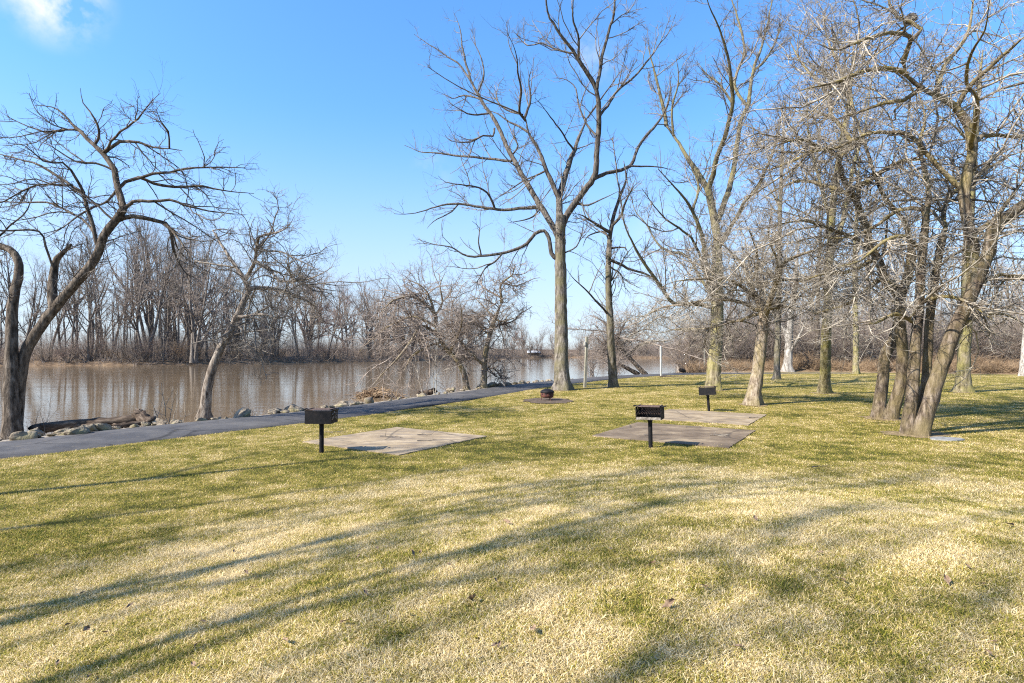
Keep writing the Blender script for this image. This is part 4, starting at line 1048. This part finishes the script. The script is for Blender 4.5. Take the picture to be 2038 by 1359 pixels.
def log_mesh(name, L, r0, r1, seed, mat='log', sides=14):
    rng = np.random.default_rng(seed); k = 12; x = np.linspace(-L / 2, L / 2, k)
    P = np.column_stack([x, rng.normal(0, r0 * .15, k), rng.normal(0, r0 * .12, k)]); R = np.linspace(r0, r1, k) * (1 + rng.normal(0, .06, k))
    V, Q = tubes(P[None], R[None], sides, rng, .09)
    # ragged broken ends
    e0 = np.arange(sides); e1 = np.arange((k - 1) * sides, k * sides)
    V[e0, 0] += rng.normal(0, r0 * .25, sides); V[e1, 0] += rng.normal(0, r0 * .3, sides)
    c0 = len(V); V = np.vstack([V, [[-L / 2 + .02, 0, 0], [L / 2 - .02, 0, 0]]])
    q = [(i, c0, c0, (i + 1) % sides) for i in range(sides)]
    me = bpy.data.meshes.new(name)
    faces = [tuple(map(int, f)) for f in Q] + [((i + 1) % sides, i, c0) for i in range(sides)] + [((k - 1) * sides + i, (k - 1) * sides + (i + 1) % sides, c0 + 1) for i in range(sides)]
    me.from_pydata([tuple(v) for v in V], [], faces); me.materials.append(M[mat]); me.polygons.foreach_set('use_smooth', np.ones(len(faces), dtype=bool))
    return me
def build_logs():
    def put(me, px, py, d, rot, label, dz=0.0, cat='log', name='log'):
        x = (px - CX) / F * d; z = EYE + (CY - py) / F * d
        o = link(name, me); o.location = (x, d, z + dz); o.rotation_euler = rot; tag(o, label, cat)
    put(log_mesh('log', 2.0, .13, .10, 1), 188, 842, 13.4, (0, -.06, .36), 'long dark rotting log lying behind the boulders')
    put(log_mesh('log', 1.3, .11, .08, 2), 130, 850, 13.2, (.1, -.02, .2), 'shorter dark log lower left against the long rotting log')
    put(log_mesh('log', .55, .12, .14, 3), 288, 834, 13.6, (.2, .5, -.5), 'broken dark log chunk at the right end of the log pile')
    put(log_mesh('log', .7, .07, .05, 4), 262, 844, 13.3, (0, -.1, .7), 'thin dark branch piece under the log pile end')
    put(log_mesh('log', 2.0, .10, .06, 5), 1342, 751, 38.5, (0, .01, .1), 'rotting brown log lying on the lawn by the white post')
    put(log_mesh('log', 1.0, .17, .13, 6), 728, 786, 32.0, (0, .1, .3), 'pale driftwood log floating at the left of the straw pile', name='driftwood')
    put(log_mesh('log', .9, .2, .12, 7), 850, 781, 27.5, (.2, -.3, .2), 'dark stump root mass at the water below the pale sapling', name='stump')
    put(log_mesh('log', .9, .16, .12, 8), 1358, 737, 46, (0, .1, .9), 'dark log end poking out of the bank at the brush', name='log')
build_logs()
def shoots(name, label, cat, x, y, z, n, H, r, mats, seed, spread=.3, sub=4, wig=.15, L2=.4, group=None):
    rng = np.random.default_rng(seed); base = np.zeros((n, 3)); base[:, :2] = rng.normal(0, .05 + .04 * n ** .5, (n, 2)); base[:, 2] = -.08
    h = H * rng.uniform(.6, 1.0, n); D = np.column_stack([rng.normal(0, spread, (n, 2)), np.ones(n)]); D /= np.linalg.norm(D, axis=1, keepdims=True)
    p = base; pts = [p]; k = 7
    for j in range(k):
        D = D + rng.normal(0, wig, (n, 3)); D /= np.linalg.norm(D, axis=1, keepdims=True); p = p + D * (h / k)[:, None]; pts.append(p)
    P = np.stack(pts, 1); R = r * rng.uniform(.7, 1.1, n)[:, None] * (1 - .65 * np.arange(k + 1) / k)
    a = Acc(); a.add(tubes(P, R, 5), 0); b = Acc()
    c = spawn([(P, R)], rng, sub, L2, ang=45, wig=.2, up=.03, k=4, rcap=r * .5, rtip=.5, t0=.2); b.add(tubes(c[0], c[1], 3), 0)
    c2 = spawn([c], rng, 4, L2 * .4, ang=48, wig=.2, up=.03, k=2, rcap=r * .3, rtip=.6, t0=.2)
    if c2: b.add(tubes(c2[0], c2[1], 3), 0)
    root = empty(name, (x, y, z), label, cat, group)
    link('stem', a.mesh('stem', mats), root); link('crown', b.mesh('crown', mats), root)
def build_saplings():
    def at(px, d): x = (px - CX) / F * d; return x, d, gz(x, d)
    shoots('sapling', 'pale bare sapling with crooked stems right of the log pile', 'sapling', *at(325, 14.3), 3, 1.35, .013, [M['twig_pale']], 1, .25, 3.5)
    shoots('sapling', 'thin pale sapling just left of the leaning pale trunk', 'sapling', *at(362, 14.9), 2, 1.3, .010, [M['twig_pale']], 2, .25, 3)
    shoots('sapling', 'short dark forked sapling growing behind the long log', 'sapling', *at(158, 13.9), 1, .75, .012, [M['twig_dark']], 3, .2, 3, .3)
    shoots('shrub', 'dark twiggy shrub at the foot of the large left tree', 'shrub', *at(72, 12.9), 9, 1.5, .008, [M['twig_dark']], 4, .3, 4)
    shoots('shrub', 'second dark twiggy shrub nearer the log, right of the large left tree', 'shrub', *at(112, 13.4), 6, 1.1, .007, [M['twig_dark']], 5, .35, 4)
    shoots('sapling', 'tall pale bare sapling in front of the arching tree on the bank', 'sapling', *at(857, 23.5), 3, 3.0, .018, [M['twig_pale']], 6, .16, 3.0, .12, .8)
    shoots('shrub', 'fine brown shrub by the water right of the straw pile', 'shrub', *at(800, 24.5), 9, 1.7, .010, [M['twig_far']], 7, .4, 4, .2, .5)
    shoots('shrub', 'brown twiggy shrub at the bank between the two brown trees', 'shrub', *at(905, 25.5), 8, 1.6, .010, [M['twig_far']], 8, .4, 4, .2, .5)
    shoots('shrub', 'low brown shrub right of the upright brown tree', 'shrub', *at(1000, 28), 7, 1.0, .010, [M['twig_far']], 9, .5, 4, .2, .5)
    shoots('shrub', 'brushy shrub at the waterline left of the slim tree', 'shrub', *at(1180, 40), 16, 3.2, .02, [M['twig_far']], 10, .3, 4, .15, .9)
    shoots('shrub', 'brushy shrub at the waterline behind the slim tree', 'shrub', *at(1222, 41.5), 14, 2.8, .02, [M['twig_far']], 11, .35, 4, .15, .9)
    shoots('grass_tuft', 'dry straw tuft on the bank right of the leaning pale trunk', 'grass tuft', *at(492, 15.4), 40, .38, .006, [M['twig_straw']], 12, .45, 3, .2, .15)
    shoots('grass_tuft', 'small dry tuft on the bank between the rocks near the leaning trunk', 'grass tuft', *at(475, 15.6), 24, .24, .006, [M['twig_straw']], 13, .5, 3, .2, .12)
    # straw and driftwood raft caught in the water
    rng = np.random.default_rng(14); n = 420; x0, y0 = (752 - CX) / F * 31.5, 31.5
    c = np.column_stack([rng.normal(0, .55, n), rng.normal(0, .4, n), np.abs(rng.normal(0, .16, n))]); c[:, 2] *= np.exp(-(c[:, 0] ** 2) * 1.2) + .25
    D = rng.normal(size=(n, 3)); D[:, 2] = np.abs(D[:, 2]) * .55; D /= np.linalg.norm(D, axis=1, keepdims=True); L = rng.uniform(.25, .8, n)[:, None]
    P = np.stack([c - D * L * .5, c + rng.normal(0, .03, (n, 3)), c + D * L * .5], 1); P[:, :, 2] = np.maximum(P[:, :, 2], -.05)
    a = Acc(); a.add(tubes(P, np.full((n, 3), 1.0) * rng.uniform(.008, .022, n)[:, None], 4), 0)
    tag(link('driftwood_pile', a.mesh('driftwood_pile', [M['twig_straw']]), None, (x0, y0, WATER_Z + .05)), 'tan heap of dead reeds and driftwood caught in the river', 'driftwood')
build_saplings()

# ------------------------------------------------------------------ grills
def perforated(bm, w, h, t, nx, nz, holes, place):
    """thin plate in its own x z plane made of bars round the left out cells"""
    xs = np.linspace(-w / 2, w / 2, nx + 1); zs = np.linspace(0, h, nz + 1)
    vid = {}
    def vert(i, j, s):
        if (i, j, s) not in vid: vid[(i, j, s)] = bm.verts.new(place(xs[i], s * t / 2, zs[j]))
        return vid[(i, j, s)]
    solid = {(i, j) for i in range(nx) for j in range(nz)} - set(holes)
    for i, j in solid:
        for s in (-1, 1):
            q = [vert(i, j, s), vert(i + 1, j, s), vert(i + 1, j + 1, s), vert(i, j + 1, s)]
            bm.faces.new(q if s < 0 else q[::-1])
        for (a, b), nb in ((((i, j), (i + 1, j)), (i, j - 1)), (((i + 1, j), (i + 1, j + 1)), (i + 1, j)), (((i + 1, j + 1), (i, j + 1)), (i, j + 1)), (((i, j + 1), (i, j)), (i - 1, j))):
            if nb not in solid: bm.faces.new((vert(*a, -1), vert(*a, 1), vert(*b, 1), vert(*b, -1)))
def grill(px, py, d, rz, label, holes, tilt=0.0, post_top=.50, ground_off=0.0):
    x = (px - CX) / F * d; root = empty('park_grill', (x, d, 0), label, 'grill', 'park grills on posts', rz)
    root.rotation_euler = (0, tilt, rz); root.scale = (.94, .94, 1)
    bm = bmesh.new(); add_rod(bm, (0, 0, -.2), (0, 0, post_top), .040, n=18); link('post', bm_mesh('post', bm, M['black'], False), root)
    bm = bmesh.new(); add_rod(bm, (0, 0, post_top - .03), (0, 0, post_top - .002), .052, n=18); link('collar', bm_mesh('collar', bm, M['black'], False), root)
    W, Dp, H, t, z0 = .47, .36, .215, .006, post_top
    # firebox: +y is its back, open towards -y
    bm = bmesh.new(); add_box(bm, (0, 0, z0 + t / 2), (W, Dp, t)); link('bottom_plate', bm_mesh('bottom_plate', bm, M['ash']), root)
    bm = bmesh.new(); add_box(bm, (0, Dp / 2 - t / 2, z0 + H / 2), (W, t, H)); add_box(bm, (0, Dp / 2 - .008, z0 + H - .006), (W + .006, .018, .012)); link('back_plate', bm_mesh('back_plate', bm, M['black']), root)
    for s in (-1, 1):
        bm = bmesh.new()
        perforated(bm, Dp - .014, H, t, 12, 9, holes, lambda a, b, c: Vector((s * (W / 2 - t / 2) + b, a - .002, z0 + t + c)))
        link('side_plate', bm_mesh('side_plate', bm, M['black']), root)
    bm = bmesh.new(); add_box(bm, (0, -Dp / 2 + .012, z0 + .026), (W - .016, .006, .038)); link('front_lip', bm_mesh('front_lip', bm, M['ash']), root)
    bm = bmesh.new(); zt = z0 + H + .012
    for i in range(13): add_rod(bm, (-W / 2 + .02, -Dp / 2 + .02 + i * (Dp - .05) / 12, zt), (W / 2 - .02, -Dp / 2 + .02 + i * (Dp - .05) / 12, zt), .0062, n=8)
    for s in (-1, 1): add_box(bm, (s * (W / 2 - .03), -.005, zt + .012), (.02, Dp - .03, .008))
    g = link('grate', bm_mesh('grate', bm, M['grate']), root)
    for s in (-1, 1):
        b2 = bmesh.new()
        for yy in (-.05, .05): add_rod(b2, (s * (W / 2 - .02), yy, zt), (s * (W / 2 + .055), yy, zt + .004), .007, n=8)
        add_rod(b2, (s * (W / 2 + .055), -.062, zt + .004), (s * (W / 2 + .055), .062, zt + .004), .0125, n=10)
        link('handle', bm_mesh('handle', b2, M['black']), g)
    # inner lower grate bars seen through the open front
    bm = bmesh.new()
    for i in range(14): add_rod(bm, (-W / 2 + .03 + i * (W - .06) / 13, -Dp / 2 + .05, z0 + .10), (-W / 2 + .03 + i * (W - .06) / 13, Dp / 2 - .02, z0 + .16), .005, n=6)
    link('fire_grate', bm_mesh('fire_grate', bm, M['grate']), root)
slots = [(i, j) for i in (2, 9) for j in (2, 3, 5, 6)] + [(i, j) for i in (4, 7) for j in (3, 4, 6)] + [(5, 7), (6, 7)]
square_hole = [(i, j) for i in (5, 6, 7, 8) for j in (3, 4, 5, 6)]
grill(640, 900, 9.62, math.radians(178), 'black park grill on a post at the left, its solid back turned to the viewer', slots, 0.0, .50)
grill(1295, 890, 10.13, math.radians(-25), 'black park grill with its open front facing left, on the dark concrete pad', slots, math.radians(-1.2), .505)
grill(1411, 818, 16.3, math.radians(155), 'farthest black park grill on a slanting post, beside the brown pad', square_hole, math.radians(4), .47)

# ------------------------------------------------------------------ fire pit
def fire_pit():
    d = 19.8; x = (1089 - CX) / F * d
    root = empty('fire_pit', (x, d, .015), 'round rusty fire pit with a black domed lid on burnt ground', 'fire pit')
    bm = bmesh.new(); add_lathe(bm, [(.09, .085), (.185, .095), (.218, .12), (.227, .17), (.229, .235), (.229, .275), (.21, .27), (.18, .16), (.05, .13)], 28); link('bowl', bm_mesh('bowl', bm, M['rust'], True), root)
    bm = bmesh.new(); add_lathe(bm, [(.215, .277), (.258, .274), (.26, .284), (.215, .288)], 28); link('rim', bm_mesh('rim', bm, M['black'], True), root)
    bm = bmesh.new(); add_lathe(bm, [(.246, .289), (.246, .298), (.225, .325), (.18, .358), (.115, .385), (.05, .40), (.004, .404)], 28); lid = link('lid', bm_mesh('lid', bm, M['black'], True), root)
    bm = bmesh.new(); add_lathe(bm, [(.004, .402), (.016, .41), (.02, .425), (.012, .436), (.002, .438)], 12); link('knob', bm_mesh('knob', bm, M['black'], True), lid)
    for i in range(3):
        a = math.radians(-90 + 50 + i * 120) if False else math.radians(-60 + i * 120)
        bm = bmesh.new(); c, s = math.cos(a), math.sin(a)
        add_rod(bm, (c * .18, s * .18, .15), (c * .2, s * .2, .03), .014, .012, n=8); add_rod(bm, (c * .2, s * .2, .03), (c * .235, s * .235, -.01), .012, .014, n=8)
        link('leg', bm_mesh('leg', bm, M['rust']), root)
    for i in range(10):
        a = i / 10 * math.tau + .1; bm = bmesh.new(); q = Vector((math.cos(a), math.sin(a), 0)).to_track_quat('X', 'Z').to_matrix()
        add_box(bm, (math.cos(a) * .2235, math.sin(a) * .2235, .215), (.008, .045, .05), q); add_box(bm, (math.cos(a) * .2245, math.sin(a) * .2245, .255), (.008, .02, .02), q)
        link('vent_plate', bm_mesh('vent_plate', bm, M['black']), root)
fire_pit()

# ------------------------------------------------------------------ posts, shed, slab, nest, twigs, leaves
def post_thing(px, py, d, H, w, mat, label, lean=(0, 0), cap=None):
    x = (px - CX) / F * d; root = empty('post', (x, d, gz(x, d)), label, 'post'); root.rotation_euler = (lean[1], lean[0], .3)
    bm = bmesh.new(); add_box(bm, (0, 0, H / 2 - .2), (w, w, H + .4), None, w * .08); link('pole', bm_mesh('pole', bm, M[mat]), root)
    if cap:
        bm = bmesh.new(); add_box(bm, (-w * .9, -w * .3, H - cap), (w * .8, w * .9, w * 1.5), None, .01); link('box', bm_mesh('box', bm, M['white']), root)
    else:
        bm = bmesh.new(); add_lathe(bm, [(w * .72, H + .002), (w * .72, H + .03), (.01, H + .07)], 4); link('cap', bm_mesh('cap', bm, M[mat]), root)
post_thing(1164, 771, 27.1, 2.42, .12, 'post', 'leaning weathered wooden post with a small white box near its top', (.045, 0), .34)
post_thing(1316, 748, 39.5, 2.05, .11, 'white', 'short upright white post by the river at the end of the path', (-.02, 0))
post_thing(1402, 740, 47, 2.0, .075, 'post', 'thin pale stake at the lawn edge left of the olive tree', (0, 0))
def shed():
    d = 244; x = (1062 - CX) / F * d; root = empty('shed', (x, d, .0), 'small open shed with a white roof on the far river bank', 'shed')
    bm = bmesh.new()
    for sx in (-2.4, 0, 2.4):
        for sy in (-1.4, 1.4): add_box(bm, (sx, sy, .7), (.2, .2, 1.8))
    link('frame', bm_mesh('frame', bm, M['post']), root)
    bm = bmesh.new(); add_box(bm, (0, 1.52, .8), (4.9, .06, 1.5)); link('back_wall', bm_mesh('back_wall', bm, M['bark_dark']), root)
    bm = bmesh.new(); add_box(bm, (0, 0, 0), (5.6, 3.8, .12), None, .02)
    for v in bm.verts: v.co.z += 1.75 + v.co.y * .22
    link('roof', bm_mesh('roof', bm, M['bright']), root)
    bm = bmesh.new(); add_box(bm, (.2, 0, -.15), (6, 4.2, .4)); link('deck', bm_mesh('deck', bm, M['post']), root)
shed()
def flat_stone():
    rng = np.random.default_rng(4); d = 11.05; x = (1884 - CX) / F * d; bm = bmesh.new(); n = 22
    pts = [(.30 * math.cos(i / n * math.tau) * (1 + rng.normal(0, .06)), .2 * math.sin(i / n * math.tau) * (1 + rng.normal(0, .06))) for i in range(n)]
    t = [bm.verts.new((a, b, .022)) for a, b in pts]; bo = [bm.verts.new((a * 1.06, b * 1.06, -.04)) for a, b in pts]
    bm.faces.new(t)
    for i in range(n): bm.faces.new((bo[i], bo[(i + 1) % n], t[(i + 1) % n], t[i]))
    tag(link('flat_stone', bm_mesh('flat_stone', bm, M['slab']), None, (x, d, 0)), 'flat pale grey stone set in the grass right of the leaning stems', 'stone')
flat_stone()
def nest():
    rng = np.random.default_rng(6); n = 360; c = rng.normal(size=(n, 3)); c /= np.linalg.norm(c, axis=1, keepdims=True); c *= (.04 + .07 * rng.random(n))[:, None]; c[:, 2] *= .8
    D = rng.normal(size=(n, 3)); D -= np.sum(D * c, 1, keepdims=True) * c / (np.sum(c * c, 1, keepdims=True)); D /= np.linalg.norm(D, axis=1, keepdims=True)
    P = np.stack([c - D * .07, c + c * .1, c + D * .07], 1); a = Acc(); a.add(tubes(P, np.full((n, 3), .004), 3), 0)
    o = link('bird_nest', a.mesh('bird_nest', [M['twig_dark']])); o.location = px2w(1812, 38, 11.2); tag(o, 'dark round bird nest of twigs high in the right tree', 'bird nest')
nest()
def litter():
    rnd = random.Random(12)
    spots = [(668, 862, 'fallen twig at the left side of the tan pad'), (778, 872, 'forked fallen twig in the middle of the tan pad'), (845, 867, 'fallen twig near the right corner of the tan pad'),
             (850, 879, 'thin twig nearest the front right of the tan pad'), (1306, 868, 'small twig on the dark pad right of the grill post'), (1432, 868, 'pale twig near the right corner of the dark pad'),
             (1380, 852, 'thin dark twig along the back edge of the dark pad'), (1500, 832, 'dark twig at the right end of the brown pad'), (1632, 932, 'bent branch lying on the grass in front of the twin stems')]
    for i, (px, py, lab) in enumerate(spots):
        d = F * EYE / (py - CY); x = (px - CX) / F * d; rng = np.random.default_rng(40 + i); L = .3 + .25 * rnd.random(); k = 6
        p = np.column_stack([np.linspace(-L / 2, L / 2, k + 1), rng.normal(0, .02, k + 1), .012 + np.abs(rng.normal(0, .006, k + 1))])
        a = Acc(); R = np.linspace(.009, .004, k + 1)[None]; a.add(tubes(p[None], R, 5), 0)
        c = spawn([(p[None], R)], rng, 9, .14, ang=45, wig=.12, up=0, k=3, rcap=.005, rtip=.5, t0=.2, flat=.1, sunk=.008)
        if c: a.add(tubes(c[0], c[1], 4), 0)
        o = link('fallen_twig', a.mesh('fallen_twig', [M['twig_dark'] if i != 5 else M['twig_pale']])); o.location = (x, d, gz(x, d) + .014); o.rotation_euler = (0, 0, rnd.uniform(-.5, .5))
        tag(o, lab, 'twig', 'fallen twigs')
    bm = bmesh.new(); prof = [(0, 0), (.02, .012), (.045, .016), (.06, .024), (.075, .012), (.1, .006), (.115, 0)]
    up = [bm.verts.new((a - .055, b, .004 + .012 * math.sin(a * 50))) for a, b in prof]; lo = [bm.verts.new((a - .055, -b, .010 + .012 * math.sin(a * 40 + 1))) for a, b in prof[1:-1]]
    mid = [up[0]] + [bm.verts.new((a - .055, 0, .0)) for a, b in prof[1:-1]] + [up[-1]]
    lo = [up[0]] + lo + [up[-1]]
    for i in range(len(prof) - 1):
        for A, B in ((up, mid), (mid, lo)):
            q = list(dict.fromkeys((A[i], A[i + 1], B[i + 1], B[i])))
            if len(q) > 2: bm.faces.new(q)
    lm = bm_mesh('leaf', bm, M['leaf'])
    ls = [(822, 1096, 'dark curled leaf on the dry grass left of centre'), (940, 1215, 'brown leaf on the grass in the lower middle'), (1925, 1155, 'dark leaf on the grass near the right edge'), (1885, 1185, 'small leaf left of the dark leaf near the right edge'),
          (1296, 1150, 'tan leaf on the dry grass right of centre'), (1330, 1235, 'pale folded leaf in the lower middle right'), (1062, 1287, 'pale leaf low in the middle foreground'), (172, 1190, 'pale leaf on the grass at the lower left'),
          (1503, 1050, 'white leaf scrap on the grass right of centre, farther off'), (1010, 1035, 'small dark leaf at the rim of the dry grass'), (2010, 1052, 'dark leaf at the far right of the dry grass'), (568, 1274, 'brown leaf near the bottom left of the lawn')]
    for i in range(46):
        ls.append((rnd.uniform(60, 2000), 960 + 380 * rnd.random() ** 1.2, 'small dry leaf scrap among many on the dry foreground grass'))
    for px, py, lab in ls:
        d = F * (EYE - .3) / (py - CY); x = (px - CX) / F * d
        o = link('leaf', lm); o.location = (x, d, gz(x, d) + .03); o.rotation_euler = (rnd.gauss(0, .3), rnd.gauss(0, .3), rnd.random() * 6.28); s = rnd.uniform(.55, .95) * (.6 if 'among many' in lab else 1); o.scale = (s, s, s)
        tag(o, lab, 'leaf', 'dry leaves on the lawn')
litter()
